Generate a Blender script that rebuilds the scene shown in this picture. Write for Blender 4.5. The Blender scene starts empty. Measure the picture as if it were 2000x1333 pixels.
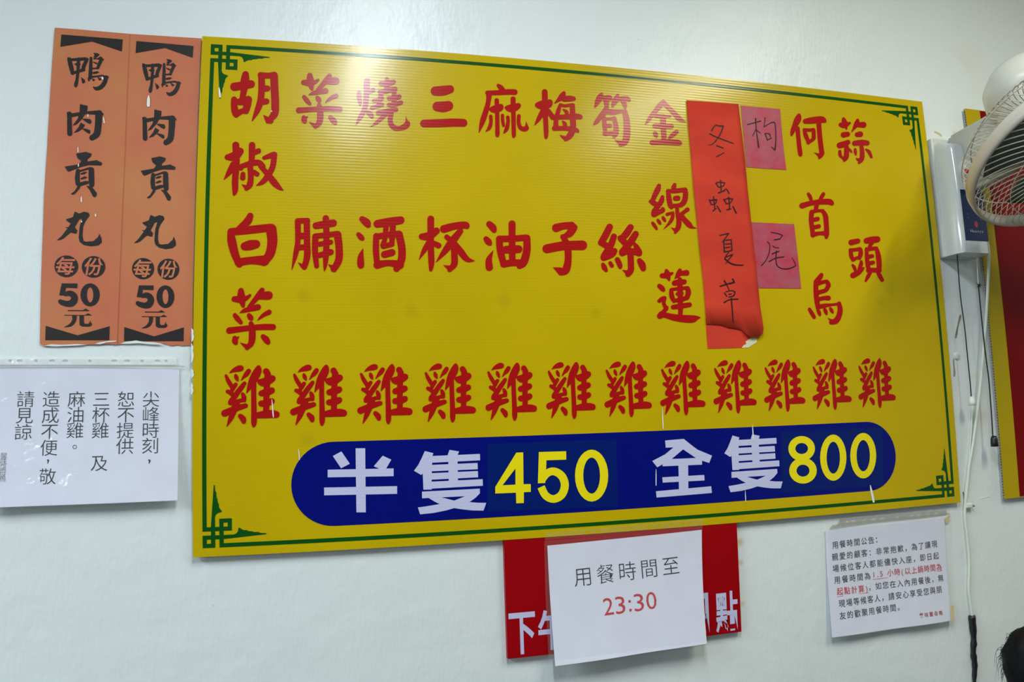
import bpy, bmesh, math, random
from mathutils import Vector, Matrix
from mathutils.geometry import tessellate_polygon
random.seed(7)
PI = math.pi
sc = bpy.context.scene
COL = sc.collection

# ------------------------------------------------------------------ camera
# survey of the photograph: the big yellow board is 1.50 m wide, its face lies in the plane y = 0,
# its lower left corner is at x = 0, z = Z0.  Camera pose and lens were solved from its edges.
Z0 = 1.45
FPX, K1 = 1553.156, 0.0491046e-6
CAMP = Vector((0.18844, -1.35212, 0.18818 + Z0))
RW = (0.11580180763191592, 0.018271353028715593, -0.24983193430573897)
def _rod(w):
    v = Vector(w); return Matrix.Rotation(v.length, 3, v.normalized())
RM = _rod(RW) @ Matrix(((1, 0, 0), (0, 0, -1), (0, 1, 0)))
cd = bpy.data.cameras.new('camera')
cam = bpy.data.objects.new('camera', cd); COL.objects.link(cam)
cam.matrix_world = Matrix.Translation(CAMP) @ RM.to_4x4()
cd.type = 'PANO'                                   # a real wide lens with its slight barrel distortion
cd.panorama_type = 'FISHEYE_LENS_POLYNOMIAL'
cd.sensor_fit = 'HORIZONTAL'; cd.sensor_width = 36; cd.sensor_height = 24
cd.fisheye_fov = PI
cd.fisheye_polynomial_k0 = 0.0
cd.fisheye_polynomial_k1 = -0.03575062413413212
cd.fisheye_polynomial_k2 = -1.0034553594288916e-05
cd.fisheye_polynomial_k3 = 1.16583709924147e-05
cd.fisheye_polynomial_k4 = -1.4577163305541317e-07
cd.clip_start = 0.01
sc.camera = cam

# ------------------------------------------------------------------ world, lights, exposure
w = bpy.data.worlds.new('world'); sc.world = w; w.use_nodes = True
w.node_tree.nodes['Background'].inputs[0].default_value = (0.80, 0.88, 0.95, 1)
w.node_tree.nodes['Background'].inputs[1].default_value = 0.05
sc.view_settings.view_transform = 'Standard'
sc.view_settings.look = 'None'
sc.view_settings.gamma = 1
sc.view_settings.use_curve_mapping = False
sc.view_settings.exposure = 0.31
CEIL = 2.95
def area(name, loc, sx, sy, power, col, rz=0.0):
    l = bpy.data.lights.new(name, 'AREA'); l.shape = 'RECTANGLE'; l.size = sx; l.size_y = sy
    l.energy = power; l.color = col
    o = bpy.data.objects.new(name, l); COL.objects.link(o); o.location = loc; o.rotation_euler = (0, 0, rz)
    return o
# ceiling tubes, then wide fill lights added to brighten the room: (x, y, length, width, watts, colour, turn)
LAMPS = [(0.36, -1.22, 1.00, 0.045, 19, (0.86, 0.95, 1.0), -0.07),
         (1.50, -1.19, 0.85, 0.045, 15, (1.0, 1.0, 0.82), -0.36),
         (-2.0, -1.25, 1.2, 0.30, 60, (0.74, 0.91, 1.0), 0.0),
         (-2.3, -4.6, 1.2, 0.30, 36, (0.84, 0.94, 1.0), 0.0),
         (4.2, -1.2, 1.2, 0.30, 12, (1.0, 1.0, 0.86), 0.0)]
for i, (x, y, ln, wd, p, c, rz) in enumerate(LAMPS):
    area('tube_or_fill_light', (x, y, CEIL - 0.085), wd, ln, p, c, rz)

# ------------------------------------------------------------------ survey helpers
def ray(px, py):
    dx, dy = px - 1000.0, py - 666.5
    s = 1 + K1 * (dx * dx + dy * dy)
    return RM @ Vector((dx * s, -dy * s, -FPX))
def on(px, py, lift=0.0):
    """point of the surface y = lift(x, z) that the photograph shows at px, py"""
    d = ray(px, py); y = lift if not callable(lift) else 0.0
    for _ in range(1 if not callable(lift) else 5):
        t = (y - CAMP.y) / d.y
        p = CAMP + d * t
        if callable(lift): y = lift(p.x, p.z)
    return Vector((p.x, y, p.z))
WALL = 0.011

# ------------------------------------------------------------------ materials
def lin(c):
    return tuple((v / 12.92 if v <= 0.04045 else ((v + 0.055) / 1.055) ** 2.4) for v in (x / 255 for x in c)) + (1,)
def mat(name, rgb, rough=0.5, spec=0.5, var=0.0, vscale=8.0, bump=0.0, bscale=60.0, metal=0.0, rgb2=None, alpha=1.0, ribs=False, stretch=None):
    m = bpy.data.materials.new(name); m.use_nodes = True
    n = m.node_tree.nodes; l = m.node_tree.links; b = n['Principled BSDF']
    b.inputs['Base Color'].default_value = rgb if len(rgb) == 4 else tuple(rgb) + (1,)
    b.inputs['Roughness'].default_value = rough
    b.inputs['Specular IOR Level'].default_value = spec
    b.inputs['Metallic'].default_value = metal
    b.inputs['Alpha'].default_value = alpha
    geo = n.new('ShaderNodeNewGeometry'); src = geo.outputs['Position']
    if stretch:
        mp = n.new('ShaderNodeMapping'); mp.inputs['Scale'].default_value = stretch
        l.new(src, mp.inputs[0]); src = mp.outputs[0]
    if var > 0:
        t = n.new('ShaderNodeTexNoise'); t.inputs['Scale'].default_value = vscale; t.inputs['Detail'].default_value = 5
        l.new(src, t.inputs['Vector'])
        r = n.new('ShaderNodeMapRange'); r.inputs[1].default_value = 0.35; r.inputs[2].default_value = 0.65
        l.new(t.outputs[0], r.inputs[0])
        mx = n.new('ShaderNodeMix'); mx.data_type = 'RGBA'
        a = rgb if len(rgb) == 4 else tuple(rgb) + (1,)
        bcol = rgb2 if rgb2 else tuple(v * (1 - var) for v in a[:3]) + (1,)
        mx.inputs[6].default_value = a; mx.inputs[7].default_value = bcol
        l.new(r.outputs[0], mx.inputs[0]); l.new(mx.outputs[2], b.inputs['Base Color'])
    hs = None
    if bump > 0:
        t = n.new('ShaderNodeTexNoise'); t.inputs['Scale'].default_value = bscale; t.inputs['Detail'].default_value = 4
        l.new(src, t.inputs['Vector'])
        bp = n.new('ShaderNodeBump'); bp.inputs['Strength'].default_value = bump; bp.inputs['Distance'].default_value = 0.01
        l.new(t.outputs[0], bp.inputs['Height']); l.new(bp.outputs[0], b.inputs['Normal']); hs = bp
    if ribs:   # the fluting of the twin wall plastic shows through its skin every 5.5 mm
        sp = n.new('ShaderNodeSeparateXYZ'); l.new(geo.outputs['Position'], sp.inputs[0])
        mu = n.new('ShaderNodeMath'); mu.operation = 'MULTIPLY'; mu.inputs[1].default_value = 2 * PI / 0.0055
        l.new(sp.outputs[2], mu.inputs[0])
        sn = n.new('ShaderNodeMath'); sn.operation = 'SINE'; l.new(mu.outputs[0], sn.inputs[0])
        bp = n.new('ShaderNodeBump'); bp.inputs['Strength'].default_value = 1.0; bp.inputs['Distance'].default_value = 0.000024
        l.new(sn.outputs[0], bp.inputs['Height'])
        if hs: l.new(hs.outputs[0], bp.inputs['Normal'])
        l.new(bp.outputs[0], b.inputs['Normal'])
    return m

def board_yellow():
    m = mat('yellow board print', (0.57, 0.40, 0.003), 0.20, 0.25, 0.10, 3.0, 0.02, 25, ribs=True)
    n = m.node_tree.nodes; l = m.node_tree.links; b = n['Principled BSDF']
    prev = b.inputs['Base Color'].links[0].from_socket
    geo = n.new('ShaderNodeNewGeometry')
    for (px, py, r) in ((593, 578, .018), (803, 607, .020), (983, 588, .021), (1163, 612, .018), (600, 860, .02), (1740, 560, .03), (1720, 590, .02)):
        p = on(px, py)
        vm = n.new('ShaderNodeVectorMath'); vm.operation = 'DISTANCE'; vm.inputs[1].default_value = p
        l.new(geo.outputs['Position'], vm.inputs[0])
        mr = n.new('ShaderNodeMapRange'); mr.inputs[1].default_value = 0; mr.inputs[2].default_value = r
        mr.inputs[3].default_value = 0.22; mr.inputs[4].default_value = 0; mr.interpolation_type = 'SMOOTHSTEP'
        l.new(vm.outputs['Value'], mr.inputs[0])
        mx = n.new('ShaderNodeMix'); mx.data_type = 'RGBA'; mx.inputs[7].default_value = (0.25, 0.22, 0.01, 1)
        l.new(mr.outputs[0], mx.inputs[0]); l.new(prev, mx.inputs[6]); prev = mx.outputs[2]
    l.new(prev, b.inputs['Base Color'])
    return m
M = {}
M['yellow'] = board_yellow()
M['edge'] = mat('board edge', (0.62, 0.58, 0.42), 0.5)
M['red_print'] = mat('red print', (0.40, 0.007, 0.007), 0.20, 0.25, ribs=True)
M['green_print'] = mat('green print', (0.005, 0.075, 0.008), 0.20, 0.25, ribs=True)
M['blue_print'] = mat('blue print', (0.002, 0.006, 0.17), 0.20, 0.25, ribs=True)
M['blue_patch'] = mat('blue sticker patch', (0.002, 0.013, 0.14), 0.22, 0.28)
M['white_print'] = mat('lilac white print', (0.56, 0.55, 0.78), 0.3, 0.4, ribs=True)
M['yellow_print'] = mat('bright yellow vinyl', (0.86, 0.70, 0.006), 0.3, 0.4)
M['poster'] = mat('faded orange poster', (0.55, 0.20, 0.075), 0.42, 0.35, 0.3, 6, 0.10, 14, rgb2=(0.56, 0.145, 0.075, 1))
M['ink'] = mat('black print', (0.022, 0.016, 0.016), 0.42, 0.35)
M['text_ink'] = mat('grey black text', (0.02, 0.02, 0.028), 0.6, 0.2)
M['text_grey'] = mat('faint grey text', (0.22, 0.20, 0.22), 0.6, 0.2)
M['text_red'] = mat('red text', (0.55, 0.035, 0.05), 0.6, 0.2)
M['text_red_dark'] = mat('dull red text', (0.40, 0.10, 0.08), 0.6, 0.2)
M['marker'] = mat('marker ink', (0.025, 0.006, 0.012), 0.5, 0.2)
M['paper'] = mat('white paper', (0.74, 0.735, 0.86), 0.75, 0.2, 0.05, 20, 0.03, 12)
M['red_paper'] = mat('red paper', (0.66, 0.050, 0.022), 0.7, 0.2, 0.25, 9, 0.10, 14, stretch=(0.8, 1, 1.6), rgb2=(0.54, 0.034, 0.018, 1))
M['pink_paper'] = mat('pink foil paper', (0.48, 0.035, 0.075), 0.5, 0.35, 0.5, 30, 0.10, 40, rgb2=(0.40, 0.085, 0.12, 1))
M['torn'] = mat('torn paper', (0.66, 0.62, 0.45), 0.8, 0.1)
M['red_sign'] = mat('red sign plastic', (0.34, 0.0006, 0.004), 0.4, 0.15, 0.06, 10)
M['red_sign_dark'] = mat('deep red sign plastic', (0.20, 0.0004, 0.002), 0.5, 0.08, 0.1, 8)
M['yellow_dark'] = mat('ochre border print', (0.46, 0.33, 0.003), 0.45, 0.12)
M['flute'] = mat('grey flute', (0.42, 0.41, 0.38), 0.5)
M['scratch'] = mat('white scratch', (0.80, 0.79, 0.76), 0.6)
M['white_plastic'] = mat('glossy white plastic', (0.66, 0.69, 0.70), 0.10, 0.6)
M['cream_plastic'] = mat('cream fan plastic', (0.62, 0.63, 0.58), 0.3, 0.5, 0.06, 9)
M['ring_plastic'] = mat('yellowed white plastic', (0.60, 0.57, 0.52), 0.25, 0.5, 0.2, 9, rgb2=(0.50, 0.44, 0.33, 1))
M['wire'] = mat('cream coated wire', (0.60, 0.57, 0.48), 0.3, 0.5, 0.25, 30)
M['blade'] = mat('grey green blade', (0.035, 0.060, 0.055), 0.25, 0.5)
M['label_blue'] = mat('navy label', (0.003, 0.022, 0.09), 0.45, 0.3)
M['black'] = mat('black plastic', (0.008, 0.008, 0.009), 0.4)
M['cord_black'] = mat('black cord', (0.012, 0.012, 0.012), 0.7)
M['cable'] = mat('white cable', (0.70, 0.72, 0.64), 0.4)
M['tape_old'] = mat('old yellow tape', (0.58, 0.50, 0.26), 0.4)
M['grime'] = mat('grime', (0.18, 0.15, 0.09), 0.8, 0.2, 0.5, 120, rgb2=(0.35, 0.32, 0.24, 1))
M['hair'] = mat('black hair', (0.003, 0.003, 0.004), 0.6, 0.15)
M['skin'] = mat('skin', (0.55, 0.33, 0.23), 0.5, 0.4)
M['shirt'] = mat('dark shirt', (0.02, 0.022, 0.03), 0.85, 0.2)
M['trouser'] = mat('dark trousers', (0.03, 0.035, 0.05), 0.85, 0.2)
M['steel'] = mat('steel', (0.5, 0.5, 0.5), 0.3, 0.5, metal=1.0)
M['floor'] = mat('grey terrazzo floor', (0.16, 0.155, 0.14), 0.3, 0.5, 0.3, 60)
M['ceiling'] = mat('ceiling paint', (0.45, 0.45, 0.43), 0.8, 0.2)
M['dark_wood'] = mat('dark wood panelling', (0.05, 0.035, 0.022), 0.5, 0.3, 0.3, 3)
M['white_paint'] = mat('flaked wall paint', (0.72, 0.76, 0.75), 0.5, 0.3)
em = bpy.data.materials.new('lit diffuser'); em.use_nodes = True
em.node_tree.nodes['Principled BSDF'].inputs['Emission Color'].default_value = (0.95, 1, 1, 1)
em.node_tree.nodes['Principled BSDF'].inputs['Emission Strength'].default_value = 3
M['lit'] = em
def wall_paint():
    m = mat('off white wall paint', (0.765, 0.80, 0.80), 0.36, 0.42, 0.035, 1.4, 0, 1)
    n = m.node_tree.nodes; l = m.node_tree.links; b = n['Principled BSDF']
    geo = n.new('ShaderNodeNewGeometry')
    prev = b.inputs['Base Color'].links[0].from_socket
    # small specks and yellowish smears
    t = n.new('ShaderNodeTexNoise'); t.inputs['Scale'].default_value = 5; t.inputs['Detail'].default_value = 8
    l.new(geo.outputs['Position'], t.inputs['Vector'])
    r = n.new('ShaderNodeMapRange'); r.inputs[1].default_value = 0.60; r.inputs[2].default_value = 0.80; r.inputs[4].default_value = 0.35
    l.new(t.outputs[0], r.inputs[0])
    mx = n.new('ShaderNodeMix'); mx.data_type = 'RGBA'; mx.inputs[7].default_value = (0.66, 0.64, 0.50, 1)
    l.new(r.outputs[0], mx.inputs[0]); l.new(prev, mx.inputs[6]); prev = mx.outputs[2]
    v = n.new('ShaderNodeTexVoronoi'); v.inputs['Scale'].default_value = 9
    l.new(geo.outputs['Position'], v.inputs['Vector'])
    r2 = n.new('ShaderNodeMapRange'); r2.inputs[1].default_value = 0.0; r2.inputs[2].default_value = 0.022; r2.inputs[3].default_value = 0.45; r2.inputs[4].default_value = 0.0
    l.new(v.outputs['Distance'], r2.inputs[0])
    mx = n.new('ShaderNodeMix'); mx.data_type = 'RGBA'; mx.inputs[7].default_value = (0.35, 0.33, 0.27, 1)
    l.new(r2.outputs[0], mx.inputs[0]); l.new(prev, mx.inputs[6]); prev = mx.outputs[2]
    for (px, py, rad, k, c) in ((1865, 262, .012, .5, (.45, .40, .25)), (1835, 285, .03, .6, (.62, .50, .25)), (1918, 815, .025, .5, (.6, .5, .3)),
                                (1445, 1060, .012, .7, (.6, .42, .12)), (1447, 1100, .009, .6, (.6, .42, .15)), (1905, 735, .02, .3, (.6, .55, .35)), (1450, 1180, .009, .5, (.6, .45, .2))):
        p = on(px, py, WALL)
        vm = n.new('ShaderNodeVectorMath'); vm.operation = 'DISTANCE'; vm.inputs[1].default_value = p
        l.new(geo.outputs['Position'], vm.inputs[0])
        mr = n.new('ShaderNodeMapRange'); mr.inputs[1].default_value = 0; mr.inputs[2].default_value = rad
        mr.inputs[3].default_value = k; mr.inputs[4].default_value = 0; mr.interpolation_type = 'SMOOTHSTEP'
        l.new(vm.outputs['Value'], mr.inputs[0])
        mx = n.new('ShaderNodeMix'); mx.data_type = 'RGBA'; mx.inputs[7].default_value = c + (1,)
        l.new(mr.outputs[0], mx.inputs[0]); l.new(prev, mx.inputs[6]); prev = mx.outputs[2]
    l.new(prev, b.inputs['Base Color'])
    # trowelled, brushed relief
    mp = n.new('ShaderNodeMapping'); mp.inputs['Scale'].default_value = (1, 1, 0.35); l.new(geo.outputs['Position'], mp.inputs[0])
    t1 = n.new('ShaderNodeTexNoise'); t1.inputs['Scale'].default_value = 160; t1.inputs['Detail'].default_value = 3; l.new(mp.outputs[0], t1.inputs['Vector'])
    t2 = n.new('ShaderNodeTexNoise'); t2.inputs['Scale'].default_value = 14; t2.inputs['Detail'].default_value = 3; l.new(geo.outputs['Position'], t2.inputs['Vector'])
    b1 = n.new('ShaderNodeBump'); b1.inputs['Strength'].default_value = 0.35; b1.inputs['Distance'].default_value = 0.0012; l.new(t1.outputs[0], b1.inputs['Height'])
    b2 = n.new('ShaderNodeBump'); b2.inputs['Strength'].default_value = 0.4; b2.inputs['Distance'].default_value = 0.006; l.new(t2.outputs[0], b2.inputs['Height'])
    l.new(b2.outputs[0], b1.inputs['Normal']); l.new(b1.outputs[0], b.inputs['Normal'])
    return m
M['wall'] = wall_paint()
def film(name, tint, opaque, rough=0.08, gl=0.10, bump=0.3):
    """thin clear plastic: mostly see-through, a little milky, glossy"""
    m = bpy.data.materials.new(name); m.use_nodes = True
    n = m.node_tree.nodes; l = m.node_tree.links; n.remove(n['Principled BSDF']); out = n['Material Output']
    tr = n.new('ShaderNodeBsdfTransparent'); df = n.new('ShaderNodeBsdfDiffuse'); df.inputs[0].default_value = tint + (1,)
    g = n.new('ShaderNodeBsdfGlossy'); g.inputs['Roughness'].default_value = rough
    geo = n.new('ShaderNodeNewGeometry')
    t = n.new('ShaderNodeTexNoise'); t.inputs['Scale'].default_value = 22; t.inputs['Detail'].default_value = 3; l.new(geo.outputs['Position'], t.inputs['Vector'])
    bp = n.new('ShaderNodeBump'); bp.inputs['Strength'].default_value = bump; bp.inputs['Distance'].default_value = 0.01; l.new(t.outputs[0], bp.inputs['Height'])
    l.new(bp.outputs[0], g.inputs['Normal'])
    m1 = n.new('ShaderNodeMixShader'); m1.inputs[0].default_value = opaque; l.new(tr.outputs[0], m1.inputs[1]); l.new(df.outputs[0], m1.inputs[2])
    m2 = n.new('ShaderNodeMixShader'); m2.inputs[0].default_value = gl; l.new(m1.outputs[0], m2.inputs[1]); l.new(g.outputs[0], m2.inputs[2])
    l.new(m2.outputs[0], out.inputs[0])
    return m
M['film'] = film('clear sleeve film', (0.8, 0.82, 0.78), 0.05, 0.12, 0.035)
M['film_strip'] = film('milky punched strip', (0.92, 0.93, 0.90), 0.6, 0.15, 0.06)
M['film_grey'] = film('aged punched strip', (0.42, 0.40, 0.34), 0.55, 0.2, 0.05)

# ------------------------------------------------------------------ object helpers
def link(name, me, m, parent=None, smooth=False):
    o = bpy.data.objects.new(name, me); COL.objects.link(o)
    if m is not None: me.materials.append(m)
    if smooth:
        for p in me.polygons: p.use_smooth = True
    if parent: o.parent = parent
    return o
def thing(name, label, cat, loc=(0, 0, 0), group=None):
    o = bpy.data.objects.new(name, None); COL.objects.link(o); o.location = loc; o.empty_display_size = 0.05
    o['label'] = label; o['category'] = cat
    if group: o['group'] = group
    return o
def tag(o, label, cat, group=None):
    o['label'] = label; o['category'] = cat
    if group: o['group'] = group
    return o
def mesh(name, verts, faces, m, parent=None, smooth=False, origin=None):
    """verts in world space; the origin goes to their centre"""
    if origin is None:
        c = Vector((0, 0, 0))
        for v in verts: c += Vector(v)
        c /= max(1, len(verts))
    else: c = Vector(origin)
    me = bpy.data.meshes.new(name)
    me.from_pydata([tuple(Vector(v) - c) for v in verts], [], faces); me.update()
    o = link(name, me, m, parent, smooth)
    o.location = c - (parent_loc(parent) if parent else Vector((0, 0, 0)))
    return o
def parent_loc(p):
    v = Vector(p.location)
    while p.parent: p = p.parent; v += Vector(p.location)
    return v
def from_bm(name, bm, m, parent=None, smooth=False, origin=None):
    bm.verts.ensure_lookup_table()
    c = Vector(origin) if origin is not None else sum((v.co for v in bm.verts), Vector()) / max(1, len(bm.verts))
    for v in bm.verts: v.co -= c
    me = bpy.data.meshes.new(name); bm.to_mesh(me); bm.free()
    o = link(name, me, m, parent, smooth)
    o.location = c - (parent_loc(parent) if parent else Vector((0, 0, 0)))
    return o
def box_bm(bm, a, b, bev=0.0, seg=2):
    r = bmesh.ops.create_cube(bm, size=1)
    vs = r['verts']
    for v in vs:
        v.co = Vector(((a[i] + b[i]) / 2 + v.co[i] * (b[i] - a[i]) for i in range(3)))
    if bev > 0:
        es = list({e for v in vs for e in v.link_edges})
        bmesh.ops.bevel(bm, geom=es, offset=bev, segments=seg, affect='EDGES', profile=0.5)
def box(name, a, b, m, parent=None, bev=0.0, seg=2, smooth=False):
    bm = bmesh.new(); box_bm(bm, a, b, bev, seg)
    return from_bm(name, bm, m, parent, smooth)
def tube_bm(bm, pts, r, sides=8, cap=True):
    pts = [Vector(p) for p in pts]; rings = []
    n = len(pts); up = None
    for i, p in enumerate(pts):
        t = (pts[min(i + 1, n - 1)] - pts[max(i - 1, 0)]).normalized()
        if up is None:
            up = Vector((0, 0, 1)) if abs(t.z) < 0.9 else Vector((1, 0, 0))
        u = (up - t * up.dot(t)).normalized(); v = t.cross(u); up = u
        rr = r[i] if isinstance(r, (list, tuple)) else r
        rings.append([bm.verts.new(p + (u * math.cos(2 * PI * k / sides) + v * math.sin(2 * PI * k / sides)) * rr) for k in range(sides)])
    for a, b in zip(rings, rings[1:]):
        for k in range(sides):
            bm.faces.new((a[k], a[(k + 1) % sides], b[(k + 1) % sides], b[k]))
    if cap:
        bm.faces.new(rings[0][::-1]); bm.faces.new(rings[-1])
def catmull(pts, step=6):
    """pts: tuples of floats, smoothed; returns list"""
    if len(pts) < 3: return list(pts)
    out = []
    P = [pts[0]] + list(pts) + [pts[-1]]
    for i in range(1, len(P) - 2):
        a, b, c, d = P[i - 1], P[i], P[i + 1], P[i + 2]
        for k in range(step):
            t = k / step
            out.append(tuple(0.5 * (2 * b[j] + (c[j] - a[j]) * t + (2 * a[j] - 5 * b[j] + 4 * c[j] - d[j]) * t * t + (3 * b[j] - a[j] - 3 * c[j] + d[j]) * t ** 3) for j in range(len(b))))
    out.append(tuple(pts[-1]))
    return out
def lathe_bm(bm, prof, axis_o, axis_d, seg=32, closed=False):
    """prof: (radius, distance along axis)"""
    d = Vector(axis_d).normalized(); u = d.orthogonal().normalized(); v = d.cross(u); o = Vector(axis_o)
    rings = [[bm.verts.new(o + d * h + (u * math.cos(2 * PI * k / seg) + v * math.sin(2 * PI * k / seg)) * r) for k in range(seg)] for r, h in prof]
    pr = list(zip(rings, rings[1:])) + ([(rings[-1], rings[0])] if closed else [])
    for a, b in pr:
        for k in range(seg):
            bm.faces.new((a[k], a[(k + 1) % seg], b[(k + 1) % seg], b[k]))
    if not closed:
        for rg in (rings[0], rings[-1]):
            try: bm.faces.new(rg)
            except Exception: pass

# ------------------------------------------------------------------ flat print
def ring_pts(cx, cy, rx, ry, n=28):
    return [(cx + rx * math.cos(2 * PI * k / n), cy + ry * math.sin(2 * PI * k / n)) for k in range(n)]
def parse(s):
    """'x,y,w x,y,w' brush stroke; '|' in front: flat ends; 'P x,y x,y / x,y x,y': area with holes; 'E cx,cy,rx,ry,irx,iry'"""
    out = []
    for st in s.split(';'):
        st = st.strip()
        if not st: continue
        if st[0] == 'P':
            out.append(('P', [[tuple(float(v) for v in q.split(',')) for q in part.split()] for part in st[1:].split('/')]))
        elif st[0] == 'E':
            v = [float(q) for q in st[1:].split(',')]
            out.append(('P', [ring_pts(*v[:4])] + ([ring_pts(v[0], v[1], v[4], v[5])] if len(v) > 4 else [])))
        else:
            flat = st[0] == '|'
            out.append(('F' if flat else 'S', [tuple(float(v) for v in q.split(',')) for q in st.lstrip('|').split()]))
    return out
def shapes(strokes):
    """-> list of (layer, polygon loops) in drawing coordinates"""
    res = []; layer = 0
    for kind, data in strokes:
        if kind == 'P':
            res.append((layer, data)); layer += 1; continue
        pts = catmull(data, 6)
        n = len(pts); L = []; R = []
        for i, (x, y, wd) in enumerate(pts):
            x0, y0 = pts[max(i - 1, 0)][:2]; x1, y1 = pts[min(i + 1, n - 1)][:2]
            dx, dy = x1 - x0, y1 - y0; q = math.hypot(dx, dy) or 1
            nx, ny = -dy / q * wd / 2, dx / q * wd / 2
            L.append((x + nx, y + ny)); R.append((x - nx, y - ny))
        for i in range(n - 1):
            res.append((layer + (i % 2) * 0.3, [[L[i], L[i + 1], R[i + 1], R[i]]]))
        layer += 1
        if kind == 'S':
            for (x, y, wd) in (pts[0], pts[-1]):
                if wd > 8: res.append((layer, [ring_pts(x, y, wd / 2, wd / 2, 18)]))
            for (x, y, wd) in data[1:-1]:
                res.append((layer + 0.5, [ring_pts(x, y, wd / 2 * 0.985, wd / 2 * 0.985, 16)]))
            layer += 1
    return res
def print_mesh(name, shp, tf, m, parent, eps=0.00035, offset=None, step=4e-6):
    """tf maps drawing coordinates to a point of the surface"""
    V = []; F = []
    off = offset or Vector((0, 0, 0))
    for layer, loops in shp:
        base = len(V); pv = []
        for lp in loops: pv.append([Vector((x, y, 0)) for x, y in lp])
        flat = [p for lp in pv for p in lp]
        for p in flat:
            q = tf(p.x, p.y) + off
            V.append(Vector((q.x, q.y - eps - layer * step, q.z)))
        if len(loops) == 1 and len(loops[0]) == 4: tris = [(0, 1, 2, 3)]
        elif len(loops) == 1 and len(loops[0]) in (16, 18): tris = [tuple(range(len(loops[0])))]
        else: tris = tessellate_polygon(pv)
        for t in tris:
            a, b, c = (V[base + t[0]], V[base + t[1]], V[base + t[2]])
            nrm = (b - a).cross(c - a)
            if len(t) == 4:
                nrm = (V[base + t[2]] - V[base + t[0]]).cross(V[base + t[3]] - V[base + t[1]])
            if nrm.length < 1e-16: continue
            if nrm.y > 0: t = tuple(reversed(t))
            F.append(tuple(base + k for k in t))
    return mesh(name, V, F, m, parent)
def photo_tf(ox, oy, s, lift=0.0):
    return lambda x, y: on(ox + x / s, oy + y / s, lift)
import numpy as np
def sdf_faces(strokes, res=230):
    """union of the brush strokes as clean filled outlines: verts and faces in drawing coordinates"""
    cap = []; polys = []
    for kind, data in strokes:
        if kind == 'S':
            p = catmull(data, 5)
            for a, b in zip(p, p[1:]): cap.append((a, b))
            if len(p) == 1: cap.append((p[0], p[0]))
        elif kind == 'P': polys.append(data)
        else: polys += [lp for _, lp in shapes([(kind, data)])]
    xs = [v for a, b in cap for v in (a[0] - a[2] / 2, a[0] + a[2] / 2, b[0] - b[2] / 2, b[0] + b[2] / 2)] + [q[0] for pl in polys for lp in pl for q in lp]
    ys = [v for a, b in cap for v in (a[1] - a[2] / 2, a[1] + a[2] / 2, b[1] - b[2] / 2, b[1] + b[2] / 2)] + [q[1] for pl in polys for lp in pl for q in lp]
    h = max(max(xs) - min(xs), max(ys) - min(ys)) / res
    gx = np.arange(min(xs) - 3 * h, max(xs) + 4 * h, h); gy = np.arange(min(ys) - 3 * h, max(ys) + 4 * h, h)
    X, Y = np.meshgrid(gx, gy)
    Fd = np.full(X.shape, 1e9)
    for a, b in cap:
        dx, dy = b[0] - a[0], b[1] - a[1]; q = dx * dx + dy * dy
        t = np.clip(((X - a[0]) * dx + (Y - a[1]) * dy) / q, 0, 1) if q > 1e-9 else np.zeros_like(X)
        d = np.hypot(X - a[0] - t * dx, Y - a[1] - t * dy) - (a[2] + (b[2] - a[2]) * t) / 2
        np.minimum(Fd, d, out=Fd)
    for pl in polys:
        ins = np.zeros(X.shape, bool); dd = np.full(X.shape, 1e9)
        for lp in pl:
            for a, b in zip(lp, lp[1:] + lp[:1]):
                dx, dy = b[0] - a[0], b[1] - a[1]; q = dx * dx + dy * dy
                if q < 1e-12: continue
                t = np.clip(((X - a[0]) * dx + (Y - a[1]) * dy) / q, 0, 1)
                np.minimum(dd, np.hypot(X - a[0] - t * dx, Y - a[1] - t * dy), out=dd)
                if dy != 0: ins ^= ((Y >= min(a[1], b[1])) & (Y < max(a[1], b[1])) & (X < a[0] + (Y - a[1]) / dy * dx))
        np.minimum(Fd, np.where(ins, -dd, dd), out=Fd)
    # marching squares: whole cells go in as runs, border cells as small polygons
    I = Fd < 0
    ny, nx = Fd.shape; vid = {}; V = []; F = []
    def vert(k, x, y):
        if k not in vid: vid[k] = len(V); V.append((x, y))
        return vid[k]
    full = I[:-1, :-1] & I[1:, :-1] & I[:-1, 1:] & I[1:, 1:]
    anyi = I[:-1, :-1] | I[1:, :-1] | I[:-1, 1:] | I[1:, 1:]
    for j in range(ny - 1):
        row = full[j]; i = 0
        while i < nx - 1:
            if row[i]:
                i0 = i
                while i < nx - 1 and row[i]: i += 1
                F.append((vert(('n', i0, j), gx[i0], gy[j]), vert(('n', i, j), gx[i], gy[j]), vert(('n', i, j + 1), gx[i], gy[j + 1]), vert(('n', i0, j + 1), gx[i0], gy[j + 1])))
            else: i += 1
        for i in np.nonzero(anyi[j] & ~row)[0]:
            i = int(i); cs = [(i, j), (i + 1, j), (i + 1, j + 1), (i, j + 1)]; out = []
            for k in range(4):
                a, b = cs[k], cs[(k + 1) % 4]
                fa, fb = Fd[a[1], a[0]], Fd[b[1], b[0]]
                if fa < 0: out.append(vert(('n',) + a, gx[a[0]], gy[a[1]]))
                if (fa < 0) != (fb < 0):
                    t = fa / (fa - fb); key = ('e',) + min(a, b) + max(a, b)
                    out.append(vert(key, gx[a[0]] + (gx[b[0]] - gx[a[0]]) * t, gy[a[1]] + (gy[b[1]] - gy[a[1]]) * t))
            if len(out) >= 3: F.append(tuple(out))
    return V, F
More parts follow.
